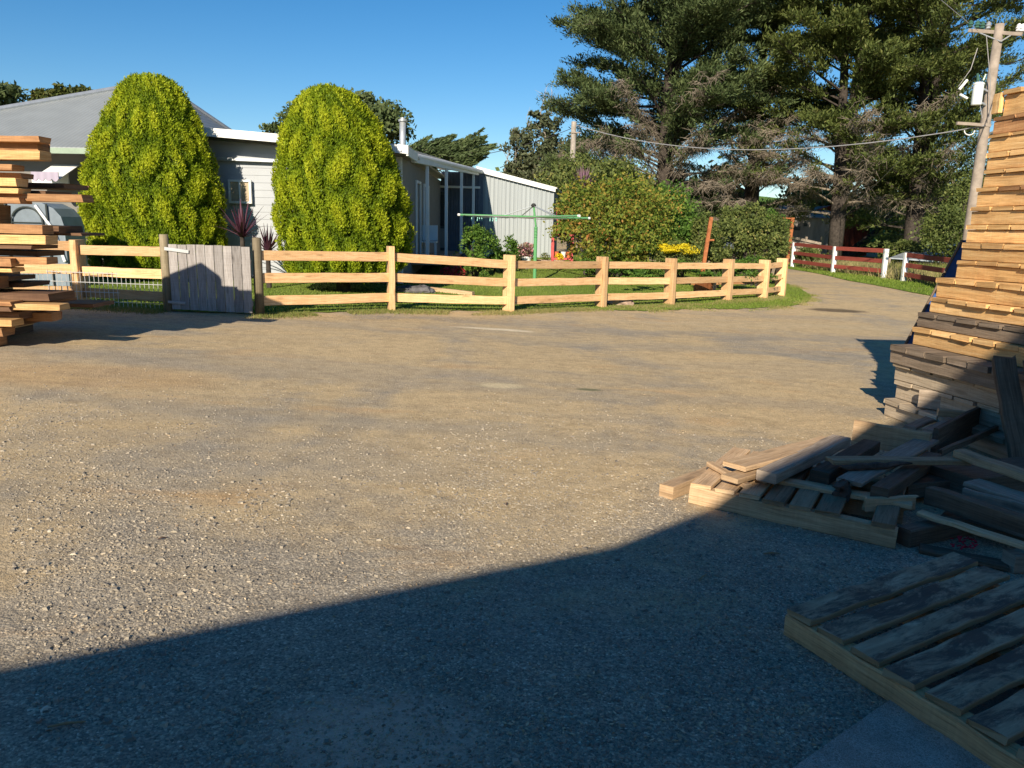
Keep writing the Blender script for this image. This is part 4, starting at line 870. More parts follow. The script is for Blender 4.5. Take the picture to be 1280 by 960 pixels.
# strap leaved plants
def strap(lab, x, Y, z0, L, n, m, w_=.05, spread=1.0, nm='cordyline'):
    root = thing(nm, (x, Y, z0), lab, 'plant', 'purple strap leaved plants'); V = []; T = []; S_ = 5
    for k in range(n):
        az = random.uniform(0, 2*pi); el = random.uniform(.25, 1.45); l = L*random.uniform(.6, 1.1); p = Vector((x, Y, z0+.1)); d = Vector((cos(az)*cos(el)*spread, sin(az)*cos(el)*spread, sin(el))).normalized(); sd = d.cross(Vector((0, 0, 1))).normalized(); pr = None; t = random.random()
        for j in range(S_+1):
            ww = w_*(1-(j/S_)**2)*.5+.003; a, b = p-sd*ww, p+sd*ww
            if pr: V += [pr[0], pr[1], b, a]; T.append((t, t))
            pr = (a, b); p = p+d*(l/S_); d = (d+Vector((0, 0, -.13*(1.4-el)))).normalized()
    quads('leaves', np.array([list(v) for v in V]), np.array(T), m, root); mb = MB(); mb.tube([(x, Y, gz(x, Y)), (x, Y, z0+.15)], [.06, .05], 8); mb.build('stem', M_trunk, root)
q = D(303, 303, 17.2); strap('dark purple spiky strap leaved plant between the two golden cypresses', q.x, 17.2, q.z, .85, 46, M_cord, .06)
q = D(335, 322, 17.0); strap('smaller purple green strap leaved plant beside the latch side gate post', q.x, 17.0, q.z, .6, 40, M_cord, .045)
q = D(728, 240, 33); strap('dusty purple crown of strap leaves rising over the large rounded shrub', q.x, 33, q.z, 1.0, 90, M_cordp, .07)
# ================================================================ POWER POLES AND WIRES
YP = 22; pt, pm = D(1250, 30, YP), D(1213, 280, YP); dirp = (pt-pm).normalized(); base = pm-dirp*(pm.z-gz(pm.x, YP)+.1)/dirp.z
pp = thing('power_pole', base, 'grey wooden power pole with crossarm and pale transformer beside the pallet stack', 'power pole')
mb = MB(); mb.tube([base, pm, pt.lerp(pm, .5), pt], [.165, .15, .13, .11], 14); mb.build('shaft', M_polewood, pp, True)
ca, cb = D(1211, 38, YP+.5), D(1278, 43, YP-.4); mb = MB(); mb.beam(ca, cb, .08, .09); arm_o = mb.build('crossarm', M_polewood, pp)
for t, mm in ((.02, M_insul), (.15, M_insul), (.25, M_insul), (.36, M_gal), (.92, M_white), (.99, M_white)):
    q = ca.lerp(cb, t)+Vector((0, 0, .06)); mb = MB(); mb.lathe(q, [(.03, 0), (.07, .02), (.05, .06), (.08, .09), (.05, .13), (.06, .16), (.02, .2)], 10); mb.build('insulator', mm, arm_o)
for s in (.2, .78):
    q = ca.lerp(cb, s); mb = MB(); c = pt.lerp(pm, .09); mb.tube([q+Vector((0, -.03, -.05)), c+Vector((0, -.15, 0))], .018, 6); mb.build('brace', M_gal, arm_o)
tc = D(1222, 117, YP-.3); r = .13
mb = MB(); mb.tubez([(tc.x, tc.y, tc.z-.29, r*.95), (tc.x, tc.y, tc.z-.27, r), (tc.x, tc.y, tc.z+.21, r), (tc.x, tc.y, tc.z+.22, r*1.08), (tc.x, tc.y, tc.z+.26, r*1.08), (tc.x, tc.y, tc.z+.29, r*.6)], 18); tr = mb.build('transformer', M_transf, pp)
mb = MB(); mb.tube([tc+Vector((-.06, -.05, .32)), tc+Vector((-.10, -.05, .5))], [.04, .03], 8); mb.tube([tc+Vector((.07, -.05, .32)), tc+Vector((.12, -.05, .48))], [.04, .03], 8); mb.build('bushing', M_insul, tr)
for z in (-.2, .15): mb = MB(); mb.beam(tc+Vector((r*.8, .05, z)), Vector(pt.lerp(pm, .37))+Vector((0, 0, z+.05)), .05, .05); mb.build('bracket', M_gal, tr)
f0 = D(1190, 105, YP-.2); mb = MB()
for k, (a, b) in enumerate((((1209, 100), (1199, 112)), ((1200, 118), (1209, 123)))): mb.tube([D(*a, YP-.3), D(*b, YP-.3)], .035, 8)
mb.build('fuse_holder', M_white, pp)
la, lb = D(1196, 154, YP-.1), D(1238, 157, YP-.1); mb = MB(); mb.beam(la, lb, .08, .08); mb.build('lower_arm', M_polewood, pp)
for a, b in (((1222, 60), (1198, 108)), ((1233, 45), (1236, 150)), ((1215, 108), (1228, 148))):
    p0, p1 = D(*a, YP-.2), D(*b, YP-.25); mb = MB(); mb.tube([p0, p0.lerp(p1, .5)+Vector((.08, 0, -.05)), p1], .012, 5, False); mb.build('jumper_wire', M_wire, pp)
mb = MB(); c = D(1212, 163, YP-.2); mb.tube([c+Vector((.14*cos(t), 0, .12*sin(t))) for t in np.linspace(pi, 2*pi, 9)], .014, 5, False); mb.build('drip_loop', M_white, pp)
def wire(lab, a, b, sag, r, m, name='overhead_wire', n=16, group='overhead wires'):
    mb = MB(); mb.tube([a.lerp(b, t)-Vector((0, 0, sag*4*t*(1-t))) for t in np.linspace(0, 1, n+1)], r, 5, False); tag(mb.build(name, m), lab, 'wire', group)
YS = 37; sp0, sp1 = D(717.5, 152, YS), D(717, 195, YS)
wire('thick pale service cable sagging in front of the conifers from the transformer pole', D(1232, 157, YP-.2), D(719, 156, YS), .85, .017, plain('grey_cable', (.30, .30, .31), .6))
sp = thing('service_pole', (sp0.x, YS, gz(sp0.x, YS)), 'pale slender power pole half hidden left of the dense conifer', 'power pole'); mb = MB(); mb.tube([(sp0.x, YS, 0), (sp0.x, YS, sp0.z)], [.15, .12], 10); mb.build('shaft', M_paletrunk, sp)
mb = MB(); mb.beam((sp0.x-.1, YS-.12, sp0.z-.5), (sp0.x+.3, YS-.12, sp0.z-.5), .06, .06); mb.build('crossarm', M_polewood, sp)
Y2 = 60; q = D(652.5, 209, Y2); sp = thing('service_pole', (q.x, Y2, gz(q.x, Y2)), 'short pale pole top showing above the metal shed roof in front of the gum tree', 'power pole'); mb = MB(); mb.tube([(q.x, Y2, 0), (q.x, Y2, q.z)], [.16, .13], 10); mb.build('shaft', M_paletrunk, sp)
wire('thin wire crossing the sky between the feathery conifer and the gum tree', D(540, 200, 58), D(716, 160, 56), .45, .022, M_darkw)
wire('upper conductor leaving the crossarm of the transformer pole toward the right edge', D(1270, 37, YP), D(1420, 22, YP-4), .05, .014, M_wire)
wire('lower conductor running down from the transformer pole crossarm toward the right edge', D(1256, 80, YP), D(1330, 35, YP-6), .15, .014, M_darkw)
wire('high conductor from the crossarm passing through the airy conifer', D(1222, 38, YP), D(1020, -160, 46), .3, .008, M_wire)
ga_, gb_ = D(1207, 118, YP), P(1030, 322)+Vector((0, 3.0, 0)); gb_.z = gz(gb_.x, gb_.y)
gy = thing('guy_wire', gb_, 'taut stay wire with white guard slanting down from the power pole to the red fence', 'stay wire')
mb = MB(); mb.tube([ga_, gb_], .013, 5, False); mb.build('strand', M_wire, gy)
mb = MB(); mb.tube([gb_.lerp(ga_, .0), gb_.lerp(ga_, .12)], .04, 8); mb.build('guard', M_white, gy)

# ================================================================ FARM BUILDINGS BEYOND THE RED FENCE
def box_house(name, lab, x0, x1, Y, depth, zb, zt, roofh, mw, mr, cat, holes=(), ridge='x'):
    root = thing(name, ((x0+x1)/2, Y+depth/2, zb), lab, cat); mb = MB(); mb.box((x0, Y, zb), (x1, Y+depth, zt)); mb.build('wall', mw, root)
    mb = MB(); e = .25
    if ridge == 'x':
        for s, y0, y1 in ((1, Y-e, Y+depth/2), (-1, Y+depth+e, Y+depth/2)): mb.prism([(x0-e, y0, zt), (x1+e, y0, zt), (x1+e, y1, zt+roofh), (x0-e, y1, zt+roofh)][::s], (0, 0, .06))
    else:
        xm = (x0+x1)/2
        for xa, xb in ((x0-e, xm), (x1+e, xm)): mb.prism([(xa, Y-e, zt), (xa, Y+depth+e, zt), (xb, Y+depth+e, zt+roofh), (xb, Y-e, zt+roofh)], (0, 0, .06))
        mb.prism([(x0, Y, zt), (x1, Y, zt), (xm, Y, zt+roofh-.02)], (0, .05, 0))
    mb.build('roof', mr, root)
    for (a, b, c, d_) in holes: mb = MB(); mb.box((a, Y-.03, b), (c, Y-.004, d_)); mb.build('opening', M_frame, root)
    return root
def pxbox(px0, py0, px1, py1, Y): a, b = D(px0, py0, Y), D(px1, py1, Y); return a.x, b.z, b.x, a.z
x0, z0, x1, z1 = pxbox(968, 272, 1040, 318, 50); h1 = pxbox(1005, 276, 1009, 283, 50); h2 = pxbox(990, 283, 1000, 288, 50)
box_house('slab_barn', 'bleached grey timber barn with small dark openings left of the forked conifer trunks', x0, x1, 50, 6, .2, z1, .8, M_barnwall, M_barnwall, 'barn', [(h1[0], h1[1], h1[2], h1[3]), (h2[0], h2[1], h2[2], h2[3])])
x0, z0, x1, z1 = pxbox(1046, 283, 1070, 318, 49); box_house('red_barn', 'rusty red clad barn showing between the dark conifer trunks', x0-2.2, x1+2.0, 52, 6, .2, z1+.3, 1.0, M_rustroof, M_rustroof, 'barn', (), 'y')
mb = MB(); 
a, b, c, d_ = D(1112, 322, 36), D(1172, 300, 40), D(1215, 302, 40), D(1225, 330, 35)
lr = thing('lean_to_roof', a, 'silver corrugated sheet roof sloping to the ground behind the shorter red fence', 'roof')
mb.prism([a, d_, c, b], (0, 0, -.05)); mb.build('sheet', ribbed('silver_sheet', (.42, .47, .52), 0, .3, .5, .02, .35, .3, .3), lr)
mb = MB(); mb.beam(a+Vector((0, 0, -.02)), Vector((a.x, a.y, gz(a.x, a.y)-.1)), .1, .1, up=(0, 1, 0)); mb.beam(d_+Vector((0, 0, -.02)), Vector((d_.x, d_.y, gz(d_.x, d_.y)-.1)), .1, .1, up=(0, 1, 0)); mb.beam(b+Vector((0, 0, -.02)), Vector((b.x, b.y, 0)), .1, .1, up=(0, 1, 0)); mb.build('supports', M_polewood, lr)
yr = thing('stockyard_rails', P(1000, 322)+Vector((0, 6, 0)), 'weathered grey stockyard rails sloping in front of the bleached barn', 'rails')
for k in range(4):
    mb = MB(); mb.beam(D(985, 296+k*5, 44), D(1028, 305+k*4, 44), .06, .14); mb.build('rail', M_polewood, yr)
for px in (987, 1008, 1028): a = D(px, 298, 44.1); mb = MB(); mb.beam((a.x, 44.12, gz(a.x, 44)), (a.x, 44.12, a.z+.1), .12, .12, up=(0, 1, 0)); mb.build('post', M_polewood, yr)

# ================================================================ GARDEN ODDS AND ENDS
def pot(lab, px, py, Y, r, h, m, plant=None, sz=.06, nl=500, pr=.2, name='flower_pot'):
    q = P(px, py) if Y is None else D(px, py, Y); z = gz(q.x, q.y); root = thing(name, (q.x, q.y, z), lab, 'pot', 'garden pots')
    mb = MB(); mb.lathe((q.x, q.y, z), [(r*.7, 0), (r, h*.85), (r*1.1, h*.86), (r*1.1, h), (r*.9, h), (r*.88, h*.9)], 14); mb.build('pot', m, root)
    if plant is not None:
        p = rand_in_ball(nl)*np.array([pr, pr, pr*.8])+np.array([q.x, q.y, z+h+pr*.6]); quads('plant', leaves(p, sz, .6), np.stack([rng.random(nl)]*2, 1), plant, root)
M_pinkfl = leafmat('pink_blossom', [(0, (.10, .14, .05)), (.45, (.30, .22, .14)), (.6, (.55, .22, .26)), (1, (.75, .45, .45))], .3)
M_redleaf = leafmat('red_blossom', [(0, (.10, .14, .04)), (.4, (.45, .03, .04)), (1, (.62, .06, .09))], .3)
pot('tall white flower pot with pale pink plant against the shed wall', 658, 331, 23.5, .14, .38, M_white, M_pinkfl, .07, 900, .30)
pot('orange terracotta flower pot among the shrubs left of the hoist', 605, 336, 19.8, .16, .18, M_terra, M_shrubg, .05, 300, .14)
pot('pale stone flower pot with yellow flowers at the foot of the red plant stand', 699, 331, 24.0, .16, .25, M_brick, M_yellowfl, .05, 350, .15)
pot('small terracotta pot right of the hoist pole near the shed', 672, 330, 24.5, .13, .16, M_terra, None)
pot('low brown bowl pot between the hoist pole and the red plant stand', 681, 330, 24.6, .28, .2, M_brick, M_olive, .05, 250, .16)
n = 900; q = D(566, 326, 20.5); p = rand_in_ball(n)*np.array([.35, .2, .16])+np.array([q.x, q.y, gz(q.x, q.y)+.22]); root = thing('geranium', (q.x, q.y, gz(q.x, q.y)), 'patch of red geranium flowers beside the verandah deck', 'flowers'); quads('foliage', leaves(p, .08, .7), np.stack([rng.random(n)]*2, 1), M_redleaf, root)
# red plant stand
q = D(703, 322, 24.2); zb = gz(q.x, q.y); ps = thing('plant_stand', (q.x, q.y, zb), 'faded red slatted plant stand with pots against the right end of the metal shed', 'plant stand')
x0, x1 = D(691, 300, 24.2).x, D(715, 300, 24.2).x; zt = D(700, 294, 24.2).z
for x in (x0, x1):
    for y in (24.0, 24.45): mb = MB(); mb.beam((x, y, zb), (x, y, zt), .07, .07, up=(0, 1, 0)); mb.build('leg', M_pinkred, ps)
for z in (zb+.25, zt-.02): mb = MB(); mb.box((x0-.04, 23.95, z), (x1+.04, 24.5, z+.06)); mb.build('shelf', M_pinkred, ps)
mb = MB(); a, b = D(696, 266, 24.6), D(712, 262, 24.6); mb.beam((x0+.1, 24.6, a.z), (x1+.02, 24.6, a.z+.03), .06, .14); mb.beam((x0+.15, 24.62, zt), (x0+.15, 24.62, a.z), .05, .05, up=(0, 1, 0)); mb.build('upper_rail', M_pinkred, ps)
for k, (dx, m) in enumerate(((.12, M_terra), (.34, M_white), (.5, M_terra))):
    q = Vector((x0+dx, 24.15, zb+.315)); mb = MB(); mb.lathe(q, [(.05, 0), (.08, .15), (.085, .18), (.07, .18)], 10)
    tag(mb.build('small_pot', m), ('small terracotta pot on the left of the red stand shelf', 'small white pot in the middle of the red stand shelf', 'small terracotta pot on the right of the red stand shelf')[k], 'pot', 'garden pots')
# rocks and bricks near the verandah
def rock(lab, px, py, Y, s, m=M_stone, nm='rock'):
    q = D(px, py, Y); z = gz(q.x, q.y); mb = MB(); n = 9; prof = [(.3, -.1), (.9, .05), (1, .35), (.8, .7), (.35, .9), (.05, .95)]
    i0 = len(mb.v)
    mb.tubez([(q.x+random.uniform(-.1, .1)*s, q.y, z+h*s*.8, r*s*random.uniform(.85, 1.1)) for r, h in prof], n, 1.3, .9)
    mb.v = [(x+random.uniform(-.12, .12)*s, y+random.uniform(-.12, .12)*s, zz+random.uniform(-.08, .08)*s) for x, y, zz in mb.v]; tag(mb.build(nm, m), lab, 'rock', 'rocks in the garden bed')
for k, (px, s) in enumerate(((508, .22), (517, .20), (525, .24), (533, .17))): rock(('leftmost dark rock behind the fence at the foot of the wider golden cypress', 'dark rock second from the cypress behind the fence rails', 'largest dark rock in the bed right of the wider golden cypress', 'rightmost small dark rock beside the bed edging')[k], px, 345, 17.6, s)
a, b = D(538, 343, 18), D(592, 346, 17.5); mb = MB(); a.z = gz(a.x, a.y)+.05; b.z = gz(b.x, b.y)+.05; mb.beam(a, b, .12, .1); tag(mb.build('bed_edging', M_pale), 'pale timber edging lying along the lawn below the verandah', 'edging')
for k, px in enumerate((770, 781)): rock(('pale block behind the fence below the mixed shrub, left of a pair', 'pale block behind the fence below the mixed shrub, right of a pair')[k], px, 357, 17.2, .2, M_brick, 'garden_block')
q = D(909, 309, 23.0); bt = thing('blue_tub', q, 'round grey blue tub lying on its side in the olive shrub', 'tub'); mb = MB(); mb.tube([q+Vector((0, -.15, 0)), q+Vector((0, .2, 0))], [.15, .13], 16); mb.build('body', plain('blue_grey_plastic', (.09, .11, .14), .6), bt)

# ================================================================ TALL PALLET STACK
M_tan2 = wood('grey_brown_pallet', (.13, .10, .07), (.20, .155, .115), (.28, .22, .165), (.08, .06, .05), .5)
layers = [(1107, 498, 503, 518, 'p'), (1121, 474, 479, 497, 'p'), (1120, 452, 457, 474, 'w'), (1114, 430, 437, 453, 'd'), (1143, 408, 414, 430, 'o'), (1148, 389, 395, 408, 'd'), (1164, 371, 376, 390, 'o'), (1172, 347, 353, 371, 'o'),
          (1197, 325, 330, 347, 'o'), (1203, 303, 310, 325, 'o'), (1210, 281, 287, 303, 'o'), (1215, 259, 264, 281, 'o'), (1223, 236, 240, 259, 'o'), (1231, 213, 218, 235, 'o'), (1235, 191, 198, 213, 'o'), (1238, 169, 173, 191, 'o'), (1243, 147, 152, 169, 'r'), (1257, 113, 119, 147, 'o')]
YK = P(1107, 519).y; print('stack depth', YK)
ordn = ['bottom', 'second from bottom', 'third from bottom', 'fourth from bottom', 'fifth from bottom', 'sixth from bottom', 'seventh from bottom', 'eighth from bottom', 'ninth from bottom', 'tenth from bottom', 'ninth from top', 'eighth from top', 'seventh from top', 'sixth from top', 'fifth from top', 'fourth from top', 'third from top', 'topmost'][:18]
ordn = ['bottom', 'second from the ground', 'third from the ground', 'fourth from the ground', 'fifth from the ground', 'sixth from the ground', 'seventh from the ground', 'eighth from the ground', 'ninth from the ground', 'ninth from the top', 'eighth from the top', 'seventh from the top', 'sixth from the top', 'fifth from the top', 'fourth from the top', 'third from the top', 'second from the top', 'topmost']
mats = {'o': M_orange, 'd': M_tan2, 'w': M_dust, 'p': M_dust, 'r': M_red}
adj = {'o': 'orange timber', 'd': 'dark weathered', 'w': 'pale grey weathered', 'p': 'dusty pale', 'r': 'reddish brown'}
U0 = Vector((.19, -.98, 0)).normalized()
LAB_PREV = None
for i, (px, yb, yt, ybb, c) in enumerate(layers):
    rot = random.uniform(-.02, .02); u = Vector((U0.x*cos(rot)-U0.y*sin(rot), U0.x*sin(rot)+U0.y*cos(rot), 0)); v = Vector((-u.y, u.x, 0)) # v points right
    t, b_, dk = D(px, yt, YK), D(px, ybb, YK), D(px, yb, YK); z0 = b_.z if i else gz(t.x, YK)
    L = 1.75 if i != 17 else 1.5; Wd = 1.15; m = mats[c]
    root = thing('pallet', (t.x, t.y, z0), adj[c]+' pallet, '+ordn[i]+' in the tall leaning stack at the right', 'pallet', 'pallets in the tall stack')
    bt = max(.015, dk.z-t.z); bh = t.z-z0
    nxt = D(layers[i+1][0], layers[i+1][3], YK).z if i < 17 else dk.z
    bt = min(bt, nxt-t.z) if i < 17 else bt
    bt = nxt-t.z-.002 if i < 17 else bt
    for s in (.03, .5, .97):
        a = Vector((t.x, t.y, 0))+v*(Wd*s); zc = (z0+t.z)/2
        e = random.uniform(0, .03) if s > .1 else 0
        mb = MB(); mb.beam(a+u*e+Vector((0, 0, zc)), a+u*L+Vector((0, 0, zc)), .07, bh-.003, jit=.002, seg=7, endj=.004); mb.build('bearer', m, root)
    nb = 7; bw = L/nb
    for k in range(nb):
        a = Vector((t.x, t.y, t.z+bt/2))+u*(bw*(k+.5)); dm = m
        if c == 'o' and random.random() < .12: dm = M_red
        mb = MB(); mb.beam(a-v*random.uniform(.015, .045), a+v*(Wd+.03), bw-random.uniform(.012, .03), bt*.96, jit=.0015, seg=4, ch=.003, endj=.006); mb.build('deck_board', dm, root)
# side board near the top left
t = D(1253, 120, YK); mb = MB(); b = D(1251, 141, YK); mb.beam(Vector((t.x+.0, t.y+.05, b.z)), Vector((t.x+.0, t.y+.05, t.z+.03)), .04, .11, up=(0, 1, 0)); tag(mb.build('loose_board', M_orange), 'short orange offcut wedged upright beside the topmost pallet', 'board')
# blue sheet behind the stack
q0, q1 = D(1204, 300, YK+.6), D(1132, 432, YK+.6); bs = thing('blue_tarpaulin', Vector((q1.x, q1.y, gz(q1.x, q1.y))), 'strip of blue sheet slanting down behind the left edge of the pallet stack', 'tarpaulin')
mb = MB(); i0 = 0; rows = 14
poly = []
gl_ = Vector((q1.x-.10, q1.y, gz(q1.x, q1.y)))
mb.prism([q0, q1, Vector((q1.x+.05, q1.y, gz(q1.x, q1.y)+.05)), Vector((q1.x+1.6, q1.y, gz(q1.x, q1.y)+.05)), Vector((q0.x+.5, q0.y, q0.z))], (0, .02, 0)); mb.build('sheet', M_blue, bs)
mb = MB(); mb.tube([q0+Vector((-.01, 0, 0)), q1+Vector((-.01, 0, 0))], .013, 6); mb.build('hem', M_dark, bs)

# ================================================================ LUMBER PILE IN FRONT OF THE STACK
GP = 'loose timber in the foreground pile'
def board(lab, p1, h1, p2, h2, w_, th, m, cat='board', name='timber_board', jit=.003, up=None, ends=None, endj=.004, grp=GP):
    a, b = P(*p1, h1), P(*p2, h2); upv = Vector(up) if up else Vector((0, 0, 1)); d = (b-a).normalized(); sd = d.cross(upv).normalized(); u = sd.cross(d)
    mb = MB(); mb.beam(a-u*th/2, b-u*th/2, w_, th, up=upv, jit=jit, seg=6, ch=.005, endj=endj); return tag(mb.build(name, m), lab, cat, grp)
# the pallet lying under the pile
fa, fb = P(860, 629), P(1119, 687); fd = (fb-fa); FLn = fd.length; fd.normalize(); fn = Vector((-fd.y, fd.x, 0)); print('low pallet length', FLn, fa, fb)
pr_ = thing('pallet', fa.lerp(fb, .5)+fn*.5, 'low pale pallet lying on the gravel beneath the loose timber', 'pallet'); W_ = .95
for s in (.035, .48, .92):
    a, b = fa+fn*s, fb+fn*s; a.z = b.z = 0
    mb = MB(); mb.beam(a+Vector((0, 0, gz(a.x, a.y)+.055)), b+Vector((0, 0, gz(b.x, b.y)+.055)), .07, .11, jit=.003, seg=8, endj=.004); mb.build('bearer', M_pale, pr_)
nb = 8
for k in range(nb):
    if k == 6: continue
    c = fa+fd*(FLn*(k+.5)/nb); e = c+fn*W_; mb = MB(); zc = gz(c.x, c.y)+.125
    mb.beam(Vector((c.x, c.y, zc))-fn*random.uniform(.0, .02), Vector((e.x, e.y, zc)), FLn/nb-.015-random.random()*.015, .026, jit=.002, ch=.004, endj=.006); mb.build('deck_board', M_pale if k < 3 else M_tan, pr_)
board('short square beam end lying on the sunny gravel at the left of the pile', (833, 606), .085, (898, 582), .085, .10, .085, M_pale, 'beam')
board('wide sunlit plank with a pointed crack topping the left of the pile', (918, 580), .25, (1040, 548), .26, .17, .032, M_pale)
board('split sunlit plank wedged directly under the wide cracked plank', (912, 596), .205, (1010, 566), .215, .12, .035, M_pale)
board('short splintered board poking out left below the cracked plank', (888, 577), .185, (935, 605), .17, .05, .03, M_pale)
board('pale plank lying on the low pallet under the heavy beam', (945, 598), .165, (1010, 570), .17, .12, .03, M_pale)
board('long pale board lying across the low pallet parallel to its front edge', (905, 585), .165, (1140, 628), .165, .10, .03, M_pale)
board('heavy beam half in sunlight slanting up across the middle of the pile', (958, 590), .25, (1052, 545), .27, .13, .065, M_grey, 'beam')
board('dark rough beam just right of the half sunlit heavy beam', (1025, 589), .22, (1090, 550), .22, .12, .08, M_dark, 'beam')
board('long plank with torn bark edge lying level across the top of the pile', (1038, 572), .29, (1208, 573), .29, .085, .035, M_pale, endj=.02)
q0, q1 = P(1050, 584, .26), P(1140, 580, .265); mb = MB(); mb.tube([q0.lerp(q1, t)+Vector((0, 0, random.uniform(-.01, .01))) for t in np.linspace(0, 1, 9)], [.008, .02, .026, .022, .026, .02, .018, .012, .005], 7); tag(mb.build('bark_strip', M_bark), 'dark strip of bark along the lower edge of the level plank', 'bark', GP)
board('pale smooth plank angled under the level plank, lower end near the bark chunk', (1062, 600), .235, (1160, 548), .24, .15, .026, M_grey)
board('black square beam end with cut face in the middle of the pile', (1100, 609), .235, (1168, 566), .22, .10, .075, M_dark, 'beam')
board('stub of pale board under the black beam end, broken at its right end', (1082, 622), .18, (1146, 620), .19, .035, .085, M_pale, 'beam', endj=.015)
q = P(1052, 624, .12); mb = MB(); mb.tubez([(q.x+random.uniform(-.015, .015), q.y, q.z+z_, r_*random.uniform(.7, 1.2)) for z_, r_ in ((-.01, .01), (.0, .045), (.03, .05), (.06, .035), (.09, .045), (.12, .015))], 9, 1.0, .7)
mb.v = [(x+random.uniform(-.014, .014), y+random.uniform(-.014, .014), z+random.uniform(-.01, .01)) for x, y, z in mb.v]; tag(mb.build('bark_chunk', M_bark), 'crumbling chunk of bark on the low pallet near its right end', 'bark', GP)
board('upright board standing on edge behind the heavy beam, its left end in sunlight', (1069, 525), .30, (1164, 541), .30, .035, .19, M_pale)
board('dark upright board forming the side of a low crate below the tall stack', (1170, 535), .31, (1247, 497), .33, .035, .24, M_dark, endj=.006)
board('thin dark lath running behind the crate side board', (1175, 562), .20, (1255, 528), .22, .03, .05, M_dark)
board('flat grey slat between the upright board and the tall stack', (1137, 533), .14, (1180, 514), .14, .10, .03, M_grey)
board('second flat grey slat right of the first between crate and stack', (1160, 537), .20, (1215, 512), .22, .09, .03, M_grey)
board('short pale block on the slats against the tall stack', (1173, 511), .30, (1215, 515), .30, .05, .06, M_pale)
board('wide grey board leaning on the lowest layers of the tall stack', (1150, 486), .36, (1246, 500), .36, .03, .17, M_grey)
board('pale plank sloping down to the right edge above the blue grey beam', (1200, 562), .34, (1300, 596), .34, .10, .05, M_pale, 'beam')
board('dark grey plank under the sloping pale plank at the right edge', (1215, 600), .24, (1300, 628), .24, .16, .03, M_grey)
board('long blue grey beam running to the right edge across the pile', (1163, 607), .235, (1300, 652), .235, .07, .11, M_dark, 'beam')
board('narrow grey batten just behind the blue grey beam', (1205, 610), .235, (1300, 635), .235, .03, .09, M_grey)
board('thin pale batten sloping to the right edge in front of the blue grey beam', (1150, 638), .15, (1300, 686), .16, .06, .028, M_pale)
board('dark plank lying low behind the thin pale batten', (1180, 640), .10, (1300, 672), .10, .12, .05, M_dark)
board('dark bearer lying on the ground right of the low pallet', (1130, 660), .10, (1240, 640), .10, .09, .10, M_dark, 'beam')
board('dark bearer under the right edge of the pile behind the thin pale batten', (1230, 625), .14, (1330, 640), .14, .2, .13, M_dark, 'beam')
board('dark timber filling the back of the pile behind the leaning slab', (1190, 590), .20, (1330, 575), .2, .30, .18, M_dark, 'beam')
board('dark low beam deep in the pile under the level plank', (1120, 600), .14, (1250, 588), .14, .2, .1, M_dark, 'beam')
board('grey block standing at the right edge behind the oil stained pallet', (1262, 690), .10, (1300, 690), .10, .09, .10, M_grey, 'block')
board('dark plank lying beside the block behind the oil stained pallet', (1150, 682), .03, (1260, 705), .03, .10, .026, M_dark)
# leaning rough slab
a, b = P(1275, 590), D(1254, 448, P(1275, 590).y+.25); mb = MB(); mb.beam(a+Vector((.03, 0, 0)), b, .20, .035, up=(.25, -1, 0), jit=.006, endj=.03, seg=8); tag(mb.build('leaning_slab', M_dark), 'dark rough sawn slab leaning upright against the tall stack', 'slab', GP)
a, b = P(1292, 585), D(1290, 455, P(1275, 590).y+.25); mb = MB(); mb.beam(a+Vector((.06, .05, 0)), b+Vector((.02, .05, 0)), .10, .04, up=(.25, -1, 0), jit=.006, endj=.03, seg=8); tag(mb.build('leaning_slab', M_dark), 'second dark slab leaning at the very right edge of the picture', 'slab', GP)
# scrap of red and white near the block
mb = MB(); 
for k in range(26): c = P(random.uniform(1190, 1220), random.uniform(672, 688), .02); mb.beam(c, c+Vector((random.uniform(-.02, .02), random.uniform(-.02, .02), .01)), .012, .005, seg=1)
tag(mb.build('red_scraps', M_redbloom), 'little heap of faded red plastic scraps in the shade behind the stained pallet', 'scraps', kind='stuff')

# ================================================================ OIL STAINED PALLET, BOTTOM RIGHT
c0 = P(982, 793); HP = P(982, 793).copy(); e1 = P(1250, 968); bd = (e1-c0); bd.z = 0; bd.normalize(); far_ = P(1193, 694, .135); bn = far_-c0; bn.z = 0; LB = bn.length; bn.normalize(); print('big pallet', c0, e1, LB, (e1-c0).length, bd.dot(bn))
BL_ = 1.75
pr_ = thing('pallet', c0+bd*.6+bn*.5, 'large oil stained pallet with pale front bearer in the bottom right corner', 'pallet')
zt = .118
for s in (.03, LB*.5, LB-.06):
    a = c0+bn*s; b = a+bd*BL_; mb = MB(); mb.beam((a.x, a.y, gz(a.x, a.y)+.048), (b.x, b.y, gz(b.x, b.y)+.048), .08, .096, jit=.004, seg=14, ch=.006); mb.build('bearer', M_bearer, pr_)
bw = []; ks = [P(982, 762, .125), P(1012, 778, .125), P(1052, 805, .125), P(1103, 833, .125), P(1155, 866, .125), P(1214, 900, .125)]
pos_ = [max(0, (k-c0).dot(bd)) for k in ks]; print('board edges', pos_)
step = (pos_[-1]-pos_[0])/5; k = 0; s = 0.0
while s < BL_:
    w_ = step-.030; c = c0+bd*(s+w_/2); zc = gz(c.x, c.y)+.098+.014; e = c+bn*(LB+random.uniform(-.03, .02)); mb = MB()
    mb.beam(Vector((c.x, c.y, zc))-bn*random.uniform(.0, .012), Vector((e.x, e.y, zc)), w_-random.uniform(0, .008), .028, jit=.0035, ch=.004, seg=12, endj=.009); mb.build('deck_board', M_stain, pr_); s += step

